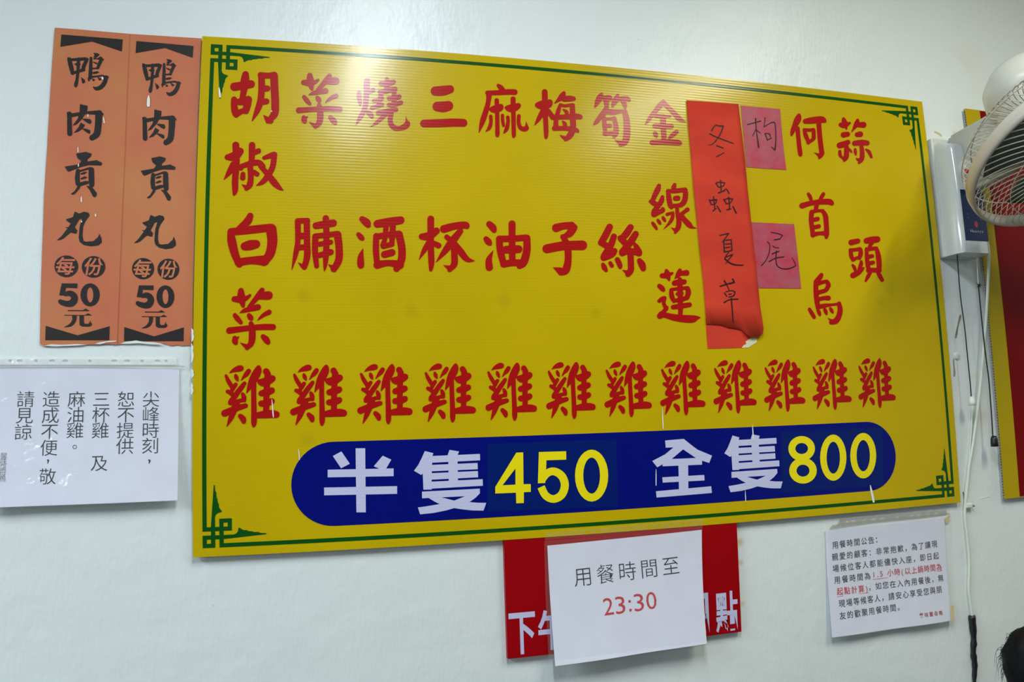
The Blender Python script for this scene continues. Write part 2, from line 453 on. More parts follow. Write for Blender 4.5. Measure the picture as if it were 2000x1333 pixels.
def brush_mesh(name, strokes, tf, m, parent, eps, offset=None, res=230):
    if not any(k == 'S' for k, _ in strokes):
        return print_mesh(name, shapes(strokes), tf, m, parent, eps, offset)
    V2, F = sdf_faces(strokes, res); off = offset or Vector((0, 0, 0)); V = []
    for x, y in V2:
        q = tf(x, y) + off; V.append(Vector((q.x, q.y - eps, q.z)))
    F = [f if (V[f[1]] - V[f[0]]).cross(V[f[2]] - V[f[0]]).y <= 0 else tuple(reversed(f)) for f in F]
    return mesh(name, V, F, m, parent)
_glyph = {}
def font_glyph(ch, fat=0.0):
    """outline of one character from Blender's own font, filled flat: verts and faces in em units"""
    k = (ch, fat)
    if k in _glyph: return _glyph[k]
    c = bpy.data.curves.new('g', 'FONT'); c.body = ch; c.offset = fat; c.resolution_u = 3
    o = bpy.data.objects.new('g', c); COL.objects.link(o)
    bpy.context.view_layer.update()
    me = o.to_mesh()
    V = [(v.co.x, v.co.y) for v in me.vertices]; F = [tuple(p.vertices) for p in me.polygons]
    o.to_mesh_clear(); bpy.data.objects.remove(o); bpy.data.curves.remove(c)
    _glyph[k] = (V, F); return _glyph[k]
def glyph_mesh(name, items, lift, m, parent, eps=0.0004):
    """items: (char, fat, centre x, centre z, width, height, turn, mode); mode 'em' keeps the em square, 'box' fits the outline"""
    VV = []; FF = []
    for (ch, fat, cx, cz, wd, ht, turn, mode, shear) in items:
        V, F = font_glyph(ch, fat)
        if not V: continue
        if mode == 'box':
            x0, x1 = min(v[0] for v in V), max(v[0] for v in V); y0, y1 = min(v[1] for v in V), max(v[1] for v in V)
            Q = [((v[0] - (x0 + x1) / 2) / (x1 - x0) * wd, (v[1] - (y0 + y1) / 2) / (y1 - y0) * ht) for v in V]
        else:
            cxx = 0.5 if ord(ch) > 0x2000 else (min(v[0] for v in V) + max(v[0] for v in V)) / 2
            Q = [((v[0] - cxx) * wd, (v[1] - 0.38) * ht) for v in V]
        base = len(VV); ca, sa = math.cos(turn), math.sin(turn)
        for (a, b) in Q:
            a += b * shear
            x = cx + a * ca - b * sa; z = cz + a * sa + b * ca
            y = lift(x, z) if callable(lift) else lift
            VV.append(Vector((x, y - eps, z)))
        for f in F:
            p = [VV[base + k] for k in f[:3]]
            if (p[1] - p[0]).cross(p[2] - p[0]).y > 0: f = tuple(reversed(f))
            FF.append(tuple(base + k for k in f))
    return mesh(name, VV, FF, m, parent)
def text_run(s, pa, pb, size, lift, fat=0.0, vertical=False, wide=1.0):
    """characters spread evenly between two photo points (centres of the first and the last one)"""
    A, B = on(pa[0], pa[1], lift), on(pb[0], pb[1], lift)
    adv = [0.55 if ord(c) < 128 else 1.0 for c in s]
    pos = []; t = 0
    for i, a in enumerate(adv):
        if i: t += (adv[i - 1] + a) / 2
        pos.append(t)
    T = pos[-1] or 1
    ang = 0 if vertical else math.atan2(B.z - A.z, B.x - A.x)
    return [(c, fat, A.x + (B.x - A.x) * p / T, A.z + (B.z - A.z) * p / T, size * wide, size, ang, 'em', 0.0) for c, p in zip(s, pos) if c != ' ']

# ------------------------------------------------------------------ the room
def struct(name, a, b, m):
    o = box(name, a, b, m); o['kind'] = 'structure'; return o
X0, X1, Y0 = -3.4, 4.6, -6.5
struct('wall_back', (X0 - .15, WALL, 0), (X1 + .15, WALL + 0.15, CEIL), M['wall'])
struct('wall_left', (X0 - .15, Y0, 0), (X0, WALL, CEIL), M['wall'])
struct('wall_right', (X1, Y0, 0), (X1 + .15, WALL, CEIL), M['wall'])
struct('wall_front', (X0 - .15, Y0 - .15, 0), (X1 + .15, Y0, CEIL), M['dark_wood'])
struct('floor', (X0 - .15, Y0 - .15, -0.1), (X1 + .15, WALL + .15, 0), M['floor'])
struct('ceiling', (X0 - .15, Y0 - .15, CEIL), (X1 + .15, WALL + .15, CEIL + 0.1), M['ceiling'])
for i, (x, y, ln, wd, p, c, rz) in enumerate(LAMPS):  # narrow tubes cause the highlights; wide fixtures are added only for fill
    t = thing('ceiling_light', ['tube light on the ceiling over the left end of the yellow board', 'slanted tube light on the ceiling over the right end of the yellow board',
              'added wide fill light on the ceiling at the left, nearer the board wall', 'added wide fill light on the ceiling at the left, deep in the room', 'added wide fill light on the ceiling at the far right'][i], 'light', (x, y, CEIL), 'ceiling tube lights')
    h = bpy.data.meshes.new('x')
    bm = bmesh.new(); box_bm(bm, (-wd / 2 - .02, -ln / 2 - .03, -.05), (wd / 2 + .02, ln / 2 + .03, -0.0005), .006)
    bm.to_mesh(h); bm.free(); o = link('housing', h, M['ceiling'], t); h.name = 'housing'
    h = bpy.data.meshes.new('diffuser')
    bm = bmesh.new(); box_bm(bm, (-wd / 2, -ln / 2, -.075), (wd / 2, ln / 2, -.05), .01)
    bm.to_mesh(h); bm.free(); o = link('diffuser', h, M['lit'], t)
    t.rotation_euler = (0, 0, rz)

# ------------------------------------------------------------------ the yellow menu board
BW, BH = 1.4993, 0.8804
board = thing('menu_board', 'large yellow menu board with rows of red brush characters and a blue price band', 'sign', (0, 0, Z0))
pn_ = box('panel', (0, 0, Z0), (BW, 0.005, Z0 + BH), M['yellow'], board)
pn_.data.materials.append(M['edge'])
for f_ in pn_.data.polygons:
    if abs(f_.normal.y) < 0.5: f_.material_index = 1
def bp(x, z): return Vector((x, 0, Z0 + z))
U = 0.00655   # one unit of the corner pattern
GX0, GX1, GZ0, GZ1 = 0.0152, 1.4836, 0.0140, 0.8662
def quad(x0, y0, x1, y1): return [(x0, y0), (x1, y0), (x1, y1), (x0, y1)]
flare = [(5, 2), (15.3, 2.75), (15.2, 3.0), (13.8, 3.1), (13.4, 3.35), (12.2, 3.4), (11.9, 3.6), (10.9, 3.7), (10.6, 3.95), (9.9, 3.95), (9.2, 4.3), (8.85, 4.65), (8.6, 4.55), (8.4, 3.7), (8.0, 3.2), (7.4, 3.0), (5, 3)]
orn = [[quad(0, 0, 3, 3), quad(1, 1, 2, 2)[::-1]], [quad(4, 4, 7, 7), quad(5, 5, 6, 6)[::-1]],
       [quad(3, 2, 5, 3)], [quad(2, 3, 3, 5)], [quad(3, 4, 4, 5)], [quad(4, 1, 5, 2)], [quad(4, 3, 5, 4)], [quad(1, 4, 2, 5)],
       [quad(4, 0, 6, 1)], [quad(0, 4, 1, 6)], [quad(2, 5, 3, 5.2)],
       [flare], [[(b, a) for a, b in flare]]]
for (sx, sz, cx, cz) in ((1, -1, GX0, GZ1), (-1, -1, GX1, GZ1), (-1, 1, GX1, GZ0), (1, 1, GX0, GZ0)):
    print_mesh('corner_ornament', [(i * 0.5, lp) for i, lp in enumerate(orn)], lambda x, y: bp(cx + sx * x * U, cz + sz * y * U), M['green_print'], board)
for (a, b, c, d) in ((GX0 + 6 * U, GZ1 - U, GX1 - 6 * U, GZ1), (GX0 + 6 * U, GZ0, GX1 - 6 * U, GZ0 + U), (GX0, GZ0 + 6 * U, GX0 + U, GZ1 - 6 * U), (GX1 - U, GZ0 + 6 * U, GX1, GZ1 - 6 * U)):
    print_mesh('border_line', [(0, [quad(a, b, c, d)])], lambda x, y: bp(x, y), M['green_print'], board)
# blue band with round ends
bz0, bz1, bx0, bx1 = 0.0400, 0.1784, 0.1558, 1.3372
rr = (bz1 - bz0) / 2; zc = (bz0 + bz1) / 2
band = [(bx1 - rr + rr * math.sin(a), zc + rr * math.cos(a)) for a in [PI * k / 24 for k in range(25)]] + [(bx0 + rr - rr * math.sin(a), zc - rr * math.cos(a)) for a in [PI * k / 24 for k in range(25)]]
print_mesh('price_band', [(0, [band])], lambda x, y: bp(x, y), M['blue_print'], board, 0.00030)

G = {
'雞': (430, 700, 9.525, "170,278,8 255,225,75 345,195,115 385,188,108; 108,325,50 150,420,78 210,520,80 235,580,60; 288,320,55 305,368,78 330,425,26; 530,240,88 490,295,90 440,350,55 395,410,20; 290,490,75 245,550,85 215,610,70; 140,620,75 190,645,85 250,690,90; 452,470,75 400,540,95 330,630,100 270,720,100 205,800,100 190,835,85; 418,665,60 440,720,90 452,785,70; 450,780,75 370,790,75 290,830,110; 85,1025,130 200,975,120 330,925,110 450,890,95 475,885,85; 300,850,140 250,980,125 200,1110,95 130,1265,22; 375,1078,88 425,1130,112 440,1180,85; 715,170,78 695,250,150 620,390,155 550,530,95 495,645,22; 625,420,100 625,700,96 630,1000,104 630,1180,108 625,1260,60; 855,245,118 890,315,115 895,400,115; 885,300,120 865,600,115 858,900,115 855,1040,110; 720,430,70 790,450,150 880,425,150 960,385,130 975,375,112; 770,655,115 860,635,140 950,605,120 960,600,112; 765,845,115 850,840,130 940,810,120 960,800,112; 690,1065,110 800,1050,140 950,1040,150 1040,1048,132"),
'胡': (370, 60, 3.92, "430,335,50 425,390,68 415,470,50 405,520,45; 345,430,65 400,422,62 472,410,60; 342,528,46 342,570,50 350,620,55 358,645,45; 345,545,40 400,545,55 450,530,60; 450,530,55 443,570,60 432,615,50; 360,640,48 400,618,42 430,612,48; 552,345,52 553,450,52 543,540,50 520,610,45 480,692,8; 345,0,0 345,0,0; 545,340,45 600,345,45 650,340,50; 648,350,60 652,450,60 657,560,60 650,640,58 600,695,35; 570,650,8 598,680,40 620,690,48; 570,445,50 597,443,45; 560,545,50 590,542,45"),
'菜': (570, 130, 10.25, "360,180,105 370,300,150 395,420,90 405,455,60; 235,320,100 350,330,130 450,320,90 530,270,50; 755,190,95 700,270,115 600,380,90 520,470,80; 720,300,110 830,290,150 880,290,150; 340,572,16 430,535,80 560,510,95 660,490,112 685,490,100; 245,610,78 295,675,95 360,750,68; 510,625,80 540,670,100 568,705,40; 885,590,95 800,625,78 720,680,52 670,725,14; 140,880,118 350,865,105 600,850,102 800,850,110 960,860,108; 545,775,85 565,850,120 570,950,128 565,1060,128 540,1140,112 470,1210,80; 345,1110,8 420,1160,60 475,1190,90; 240,1020,85 245,1070,110 260,1105,85; 325,995,8 285,1030,60; 770,1020,85 830,1080,118 865,1130,88"),
'燒': (690, 160, 13.33, "150,275,100 155,400,125 175,540,90 180,635,14; 360,-30,150 352,100,162 345,300,150 330,500,140 310,650,130 250,800,125 150,980,95 65,1125,14; 520,215,110 440,255,100; 370,785,100 450,845,130 485,910,98; 870,-78,90 895,30,140 870,130,135; 715,40,112 860,50,150 1000,20,145 1050,0,120; 880,100,130 870,210,130; 680,255,90 850,240,130 1000,200,125 1090,190,125; 720,290,125 710,400,120 680,520,110 650,620,100; 535,490,95 640,480,110 745,430,110; 490,675,105 620,640,105 750,600,108; 1060,270,125 1070,400,130 1060,560,110; 930,430,110 1060,430,140 1190,390,130; 930,600,115 1080,590,118 1240,542,118; 650,805,130 850,775,130 1000,735,125 1110,725,120; 830,850,135 720,960,110 600,1070,90 450,1170,16; 980,820,140 960,1000,128 990,1120,130 1080,1200,130 1200,1212,120 1330,1170,150 1405,1100,150 1390,1020,66 1365,910,8"),
'三': (800, 100, 3.507, "175,274,62 225,272,68 277,262,55; 190,380,66 230,382,74 264,376,68; 98,496,52 200,494,56 300,490,56 368,492,54"),
'麻': (925, 160, 11.11, "535,80,76 590,130,112 640,190,100; 300,240,100 500,238,108 750,220,122 890,225,125; 335,290,125 315,450,105 265,640,120 185,880,112 115,1100,16; 500,405,100 510,700,96 515,1000,96 515,1140,95 512,1175,55; 385,600,95 450,595,160 560,565,160 590,535,110; 370,750,78 375,880,80 340,1000,82 262,1082,16; 625,730,74 630,850,74 648,950,66; 740,770,78 745,880,80 715,1020,92 655,1112,30; 855,375,112 862,700,102 868,1000,96 872,1150,90 868,1195,55; 700,560,60 790,575,160 900,555,160 965,520,122; 980,745,85 975,880,84 1010,990,92 1080,1028,102 1140,1010,112 1150,975,72 1138,860,8"),
'梅': (1035, 165, 11.11, "320,165,125 325,400,128 335,700,112 350,1000,106 350,1120,90 345,1165,55; 165,450,115 260,450,195 380,430,190 425,395,140; 310,560,150 230,680,115 170,780,85 100,888,14; 400,590,115 470,680,112 510,720,105; 735,185,75 700,260,140 640,320,100 535,410,22; 740,320,118 850,310,130 945,312,100; 660,440,65 750,468,70 900,445,70; 655,440,62 620,560,95 570,750,100 560,930,115; 920,465,115 925,700,125 935,900,132 900,1050,140 850,1130,130 770,1200,80; 490,720,108 700,710,108 1000,697,128 1090,710,105; 530,955,110 750,955,100 900,970,115 1010,1000,95 1055,1038,30; 720,545,30 790,600,85 805,680,70; 705,800,30 755,860,90 765,930,85; 645,1098,6 720,1150,70 800,1180,95"),
'筍': (1145, 170, 11.11, "330,160,72 290,240,140 230,350,100 188,440,36; 380,240,100 480,240,128 505,248,125; 430,280,130 440,400,100; 680,185,68 640,280,130 590,370,92 565,435,34; 720,260,100 870,258,118 930,290,70; 800,300,110 840,410,92 842,470,24; 445,440,92 400,540,135 300,660,112 220,760,92 160,822,26; 450,530,115 580,548,125 750,530,80 830,535,85; 835,530,100 870,700,135 882,900,148 870,1100,150 830,1200,140 740,1262,78; 615,1148,6 690,1190,64 770,1220,110; 385,670,84 395,850,98 420,1030,76; 390,690,64 500,695,64 600,685,80; 610,685,84 640,850,112 645,1000,114 605,1080,76; 400,1010,95 520,1008,92 620,1010,95; 430,845,92 515,845,92"),
'金': (1250, 190, 13.33, "600,110,90 510,230,150 400,360,125 290,500,112 205,620,85 135,715,14; 615,150,130 780,310,112 900,430,124 1000,545,135 1080,600,92 1200,652,8; 400,480,112 600,500,95 780,500,70; 600,520,150 605,750,145 620,1000,135 620,1120,135; 385,745,122 600,755,122 815,760,128; 380,925,88 405,970,124 430,1038,54; 950,905,108 880,960,122 800,1030,95 750,1085,60; 315,1180,135 650,1172,140 950,1182,155 1035,1200,115"),
'線': (1260, 350, 11.11, "300,140,84 270,230,125 205,360,112 170,450,105; 115,485,80 180,520,112 245,560,110; 372,390,82 350,480,114 270,600,112 200,700,125 185,770,115; 195,775,110 300,720,102 380,680,100 378,645,76; 160,955,66 200,1010,80 248,1080,58; 275,892,64 300,930,76 325,968,55; 385,835,64 405,870,78 430,908,56; 638,125,82 620,180,112; 495,255,84 512,400,114 540,560,112 572,625,68; 490,262,85 650,258,105 840,235,98; 860,240,118 875,350,118 840,500,120 760,570,100; 560,590,100 700,572,85 790,560,95; 655,420,110 705,415,116; 690,600,84 700,750,92 732,900,114 715,1050,112 650,1162,58; 560,1055,6 620,1090,52 670,1110,95; 475,768,72 545,745,66 600,738,60; 600,735,70 590,840,84 530,950,70 398,1088,10; 915,665,98 850,710,82 790,765,92; 770,770,90 850,880,112 950,990,122 1020,1048,62 1115,1066,6"),
'蓮': (1270, 520, 11.11, "350,100,76 370,185,130 408,300,56; 255,210,105 350,205,120 475,155,56; 640,95,86 610,180,115 525,282,10; 640,160,105 750,150,115 785,148,128; 525,370,118 640,350,130 735,342,112; 640,290,95 645,500,124 650,700,112 655,900,112 650,1080,92; 450,520,80 465,650,112 510,768,72; 460,512,74 620,490,76 780,475,80; 805,485,105 825,580,120 790,690,108; 510,755,74 650,730,105 790,690,95; 590,605,84 690,600,74; 495,892,102 650,870,115 850,840,104; 195,432,96 250,480,114 282,520,84; 192,758,84 260,712,100 310,690,80; 310,700,85 290,800,82 320,880,84 345,915,100 280,1000,92 225,1040,105; 205,1085,125 300,1062,115 500,1112,142 700,1140,162 900,1150,165 990,1130,105 1095,1115,6"),
'何': (1535, 210, 12.12, "305,185,84 280,280,160 200,450,125 150,580,100 128,665,44; 270,500,110 290,700,102 310,900,106 335,1080,108 340,1125,86; 455,330,118 600,312,155 800,290,162 880,300,135 930,338,54; 775,360,115 800,700,115 835,1000,118 842,1100,122 785,1200,55; 660,1072,6 740,1110,54 810,1150,110; 430,535,72 460,650,104 520,800,86 530,865,40; 430,530,80 550,538,80 650,525,76; 650,540,94 655,640,98 650,740,94; 525,830,92 620,770,84 670,725,74"),
'蒜': (1625, 220, 12.12, "270,155,84 300,260,135 342,395,36; 200,290,100 290,302,135 420,250,56; 602,185,76 580,270,125 520,370,72 455,470,12; 640,292,125 740,292,145; 270,530,135 365,515,120; 595,525,118 665,515,138; 180,780,145 280,750,145 375,705,115; 535,730,128 700,712,135 825,725,125; 340,820,115 340,950,122 330,1060,122 282,1150,50; 182,920,76 190,1010,84 240,1070,64 290,1100,90; 390,865,62 440,910,62 465,950,26; 690,780,95 710,950,112 700,1100,114 637,1192,60; 555,1075,6 620,1120,74 690,1130,90; 545,875,66 550,940,78 560,995,50; 800,875,44 870,930,84 928,1055,66"),
'首': (1555, 370, 13.33, "315,125,86 360,200,98 388,290,85; 705,125,98 660,200,104 605,290,75; 150,430,150 350,370,130 600,332,142 850,325,155 920,365,125; 530,400,120 510,520,112; 400,600,130 385,800,125 410,1000,124 432,1200,118; 400,590,115 550,560,84 690,560,90; 695,575,100 760,700,135 780,900,132 790,1150,132 780,1255,84; 430,1180,130 600,1150,102 760,1150,130; 440,800,115 555,772,115; 460,990,106 585,965,112"),
'烏': (1570, 525, 11.11, "378,135,86 340,200,115 270,270,100; 260,290,105 260,500,108 280,700,112 305,850,100; 300,330,92 420,290,82 490,280,84; 500,290,94 530,360,104 490,450,95; 300,520,92 420,490,92 475,470,88; 310,670,92 430,640,92 530,640,106; 320,830,104 450,805,92 600,785,60 740,770,60; 760,760,95 785,900,114 750,1050,122 690,1135,130 595,1165,104; 510,1070,6 570,1110,42 640,1150,100; 120,885,76 170,970,88 220,1055,80; 300,900,64 330,960,84 345,1010,52; 450,880,64 470,930,84 490,985,52; 570,860,55 600,910,78 625,955,46"),
'頭': (1650, 455, 12.12, "150,230,138 305,195,120; 132,415,86 150,550,104 192,655,66; 130,412,92 250,402,84 350,382,92; 370,400,94 372,500,112 340,600,92; 190,640,92 290,592,74 355,580,80; 180,765,56 220,820,84 245,890,66; 385,680,66 380,750,98 338,860,85; 192,1010,136 300,950,132 400,870,92 448,828,34; 510,190,138 650,170,165 765,155,148; 640,240,92 580,330,84; 512,385,86 520,600,98 545,800,104 590,920,92; 510,402,92 640,378,92 740,368,92; 750,375,84 790,550,124 810,750,124 800,900,112; 560,890,120 700,885,112 820,890,102; 580,565,104 645,552,95; 590,720,104 665,706,95; 600,940,84 550,1030,94 492,1140,56; 780,930,95 830,1030,104 880,1118,94"),
'椒': (370, 60, 3.92, "355,878,54 360,1000,52 350,1150,50 350,1220,45 342,1255,22; 290,970,42 345,962,70 388,925,56; 340,1030,60 305,1085,42 264,1142,5; 375,1038,30 395,1055,36; 480,878,50 478,960,48 475,1010,45; 490,938,38 528,922,42; 402,1038,38 470,1018,45 530,1012,46 560,1040,46; 465,1040,45 470,1120,45 462,1180,48 435,1212,30; 402,1178,4 425,1195,28; 410,1100,38 408,1128,42; 495,1085,40 518,1100,38; 572,975,30 620,958,42 648,950,45; 650,950,45 638,1040,45 602,1110,45 560,1160,38 512,1187,6; 545,1040,36 600,1100,44 650,1165,52 690,1205,32 720,1224,4"),
'白': (370, 400, 4.167, "495,92,52 470,140,64 400,190,35; 335,220,52 345,300,72 370,400,66 405,485,56; 340,222,62 500,205,66 650,188,64; 665,200,88 675,300,82 655,400,76 605,470,60; 400,470,66 500,455,62 610,455,84; 450,340,66 495,330,82 542,322,68"),
'脯': (370, 400, 4.167, "882,138,50 882,300,45 865,400,42 832,532,5; 955,135,52 957,300,52 958,420,54 935,508,46; 880,133,45 960,130,45; 890,255,54 945,255,54; 890,350,46 945,345,46; 885,472,4 918,500,32; 1030,172,56 1100,160,60 1170,150,60; 1110,112,52 1115,250,50 1112,400,50 1105,490,34 1098,542,7; 1025,260,52 1022,380,50 1035,500,40; 1030,256,46 1130,246,45 1200,237,46; 1205,245,62 1218,350,60 1215,450,60 1175,525,52; 1132,488,6 1170,515,46; 1060,322,42 1150,306,40; 1060,412,46 1150,386,50"),
'酒': (370, 400, 4.167, "1405,117,46 1440,145,64 1455,168,44; 1375,242,36 1395,265,46 1408,278,34; 1412,360,6 1395,420,46 1393,470,58 1395,495,54; 1530,157,64 1620,142,70 1718,127,64; 1600,180,46 1590,280,40 1575,330,46; 1655,180,50 1650,260,48 1648,315,42; 1520,256,50 1518,380,52 1530,500,46; 1525,260,50 1620,246,50 1700,240,58; 1705,242,62 1728,350,62 1725,450,62 1685,522,52; 1530,490,66 1620,475,50 1710,490,72; 1578,340,44 1648,322,44; 1588,406,58 1648,390,58"),
'杯': (800, 400, 4.0, "165,113,54 165,300,50 170,450,48 165,510,26; 95,250,48 150,245,66 210,205,52; 150,300,48 112,360,38 73,432,4; 195,305,42 225,320,46; 268,190,62 350,168,56 435,160,55 448,175,34; 395,208,48 330,290,60 270,370,45 206,450,5; 290,253,40 330,290,42; 345,300,50 350,400,52 348,465,52 312,510,36; 266,475,4 310,495,40; 350,300,40 400,370,54 450,428,42 508,440,4"),
'油': (800, 400, 4.0, "622,152,48 650,180,56 660,203,38; 597,268,42 615,290,52 628,306,32; 652,360,5 620,430,48 622,490,58; 700,270,52 708,360,55 735,465,52; 700,268,52 800,266,50 910,258,50; 915,262,56 915,360,60 890,450,62 857,482,42; 735,465,56 800,455,52 880,455,56; 800,152,56 800,300,52 802,450,52; 755,352,62 850,348,62"),
'子': (800, 400, 4.0, "1145,182,66 1200,167,56 1265,163,58; 1280,180,62 1250,225,58 1212,245,34; 1195,250,38 1220,290,50 1235,330,50; 1072,345,70 1200,322,70 1348,318,76; 1235,320,55 1238,430,55 1220,510,62 1180,532,44; 1122,492,4 1170,515,54"),
'絲': (800, 400, 4.0, "1562,175,52 1530,240,56 1500,290,52; 1492,298,44 1540,322,52; 1595,250,48 1570,320,52 1522,400,56 1515,418,46; 1520,418,44 1580,390,48 1600,362,46; 1510,468,30 1520,490,42 1535,515,26; 1566,456,30 1580,478,32; 1622,430,40 1640,468,42 1645,488,32; 1725,177,50 1690,230,56 1652,270,48; 1646,262,46 1690,308,52; 1765,230,50 1720,300,56 1660,370,52; 1660,380,48 1720,362,46 1790,378,54; 1752,296,14 1770,330,42 1790,368,50; 1725,390,50 1728,470,50 1726,515,50 1705,545,42; 1662,512,4 1700,530,38; 1795,438,40 1815,470,56 1825,500,44"),
'半': (370, 680, 3.1, "P 1006,608 1064,608 1068,996 1011,996; P 837,738 1236,730 1236,777 837,784; P 815,846 1257,837 1257,884 816,893; P 868,655 920,627 971,702 918,729; P 1170,653 1222,677 1190,732 1150,732 1116,717"),
'隻': (795, 840, 7.841, "P 272,325 402,358 385,410 372,905 380,915 250,918 240,670 215,692 105,628 170,540 225,430; P 650,308 795,332 775,385 772,500 780,850 640,850 632,500 622,385; P 380,402 1115,370 1118,468 380,505; P 370,538 1078,508 1082,605 370,636; P 370,665 1084,632 1087,728 370,765; P 372,795 1157,757 1160,857 372,902; P 228,948 1112,902 1115,972 1050,1040 955,1108 1080,1118 1212,1120 1170,1238 1000,1236 850,1220 720,1200 600,1235 400,1275 200,1295 165,1190 300,1172 500,1138 420,1100 330,1045 230,1050 / 525,1035 720,1085 892,1018"),
'全': (1250, 680, 3.077, "P 150,557 262,547 300,578 345,612 432,648 415,692 372,678 372,702 135,712 135,700 103,718 73,680 150,640 200,598 154,600 / 258,610 190,668 335,662; P 230,700 288,700 290,880 234,885; P 133,778 385,764 387,797 136,810; P 95,862 427,832 431,872 99,900"),
'4': (860, 680, 3.174, "P 470,650 513,648 515,845 560,845 560,893 517,895 517,962 470,964 468,898 340,903 340,862 / 465,748 385,852 465,848"),
'5': (860, 680, 3.174, "P 610,646 779,641 780,693 657,697 654,775 650,838 604,840; |630,822,38 662,778,46 705,766,48 752,795,50 771,852,50 750,912,50 700,937,48 652,915,48 624,862,48"),
'0': (860, 680, 3.174, "E 937,792,103,161,52,112"),
'8': (1250, 680, 3.077, "E 970,605,80,75,38,33; E 978,738,83,78,39,36"),
'00': (1250, 680, 3.077, "E 1160,660,79,139,40,96; E 1340,648,78,137,40,94"),
}
def glyph(ch, mt, name, label, lift=0.0, parent=None, shift=None, eps=0.0006, src=None):
    ox, oy, s, st = (src or G)[ch]
    st = parse(st.replace('345,0,0 345,0,0;', ''))
    o = brush_mesh(name, st, photo_tf(ox, oy, s, lift), mt, parent, eps, shift, 230 if src is None else 200)
    if label: o['label'] = label
    return o
for ch in '胡菜燒三麻梅筍金線蓮何蒜首烏頭椒白脯酒杯油子絲':
    glyph(ch, M['red_print'], 'character', 'red brush character ' + ch, parent=board)
glyph('菜', M['red_print'], 'character', 'red brush character 菜 under 白', parent=board, shift=Vector((0.0922 - 0.2020, 0, 0.3846 - 0.7712)))
first = glyph('雞', M['red_print'], 'character', 'red brush character 雞', parent=board)
for k in range(1, 12):
    c = first.copy(); COL.objects.link(c); c.parent = board
    c.location = Vector(first.location) + Vector((0.10995 * k, 0, 0.0))
for ch in '半全': glyph(ch, M['white_print'], 'character', 'white block character ' + ch, parent=board)
glyph('隻', M['white_print'], 'character', 'white block character 隻 after 半', parent=board)
glyph('隻', M['white_print'], 'character', 'white block character 隻 after 全', parent=board, shift=Vector((1.0034 - 0.4198, 0, 0.1098 - 0.1042)))
# the two price stickers, a slightly different blue
def patch(P):
    print_mesh('price_sticker', [(0, [[(x, y) for x, y in P]])], lambda x, y: on(x, y), M['blue_patch'], board, 0.0005)
patch([(952, 868), (1204, 858), (1206, 990), (952, 1000)])
patch([(1524, 845), (1722, 835), (1726, 949), (1526, 962)])
for ch in ('4', '5', '0', '8', '00'):
    o = glyph(ch, M['yellow_print'], 'numeral', 'yellow price figure ' + ch, parent=board, eps=0.0008)
# white nicks in the print
def nick(parent, x0, y0, x1, y1, wd, lift=0.0, eps=0.0010):
    dx, dy = x1 - x0, y1 - y0
    pts = [(x0, y0, wd * 0.3), (x0 + dx * .35, y0 + dy * .35, wd), (x0 + dx * .8, y0 + dy * .8, wd * 1.1), (x1, y1, wd * 0.8)]
    print_mesh('scratch', shapes([('F', pts)]), lambda x, y: on(x, y, lift), M['scratch'], parent, eps)
for a in ((531, 780, 534, 816, 2), (583, 877, 585, 899, 1.6), (1293, 797, 1295, 839, 1.6), (1469, 829, 1471, 860, 1.8), (1281, 917, 1281, 949, 1.5), (1455, 958, 1456, 981, 1.4), (1699, 948, 1706, 982, 4.2), (428, 171, 430, 191, 3.4), (530, 216, 530.6, 219, 2)):
    nick(board, *a)
# flaked paint stuck along the left edge of the board
for (px, py, h) in ((377, 655, 14), (376.5, 690, 20), (377, 730, 9), (376, 760, 12)):
    pts = [(px - 3, py - h), (px + 1.5, py - h * .6), (px + 0.5, py - h * .2), (px + 2.2, py + h * .2), (px + .6, py + h * .7), (px - 3, py + h)]
    print_mesh('paint_flake', [(0, [pts])], lambda x, y: on(x, y, -0.0002), M['white_paint'], board, 0.0006)

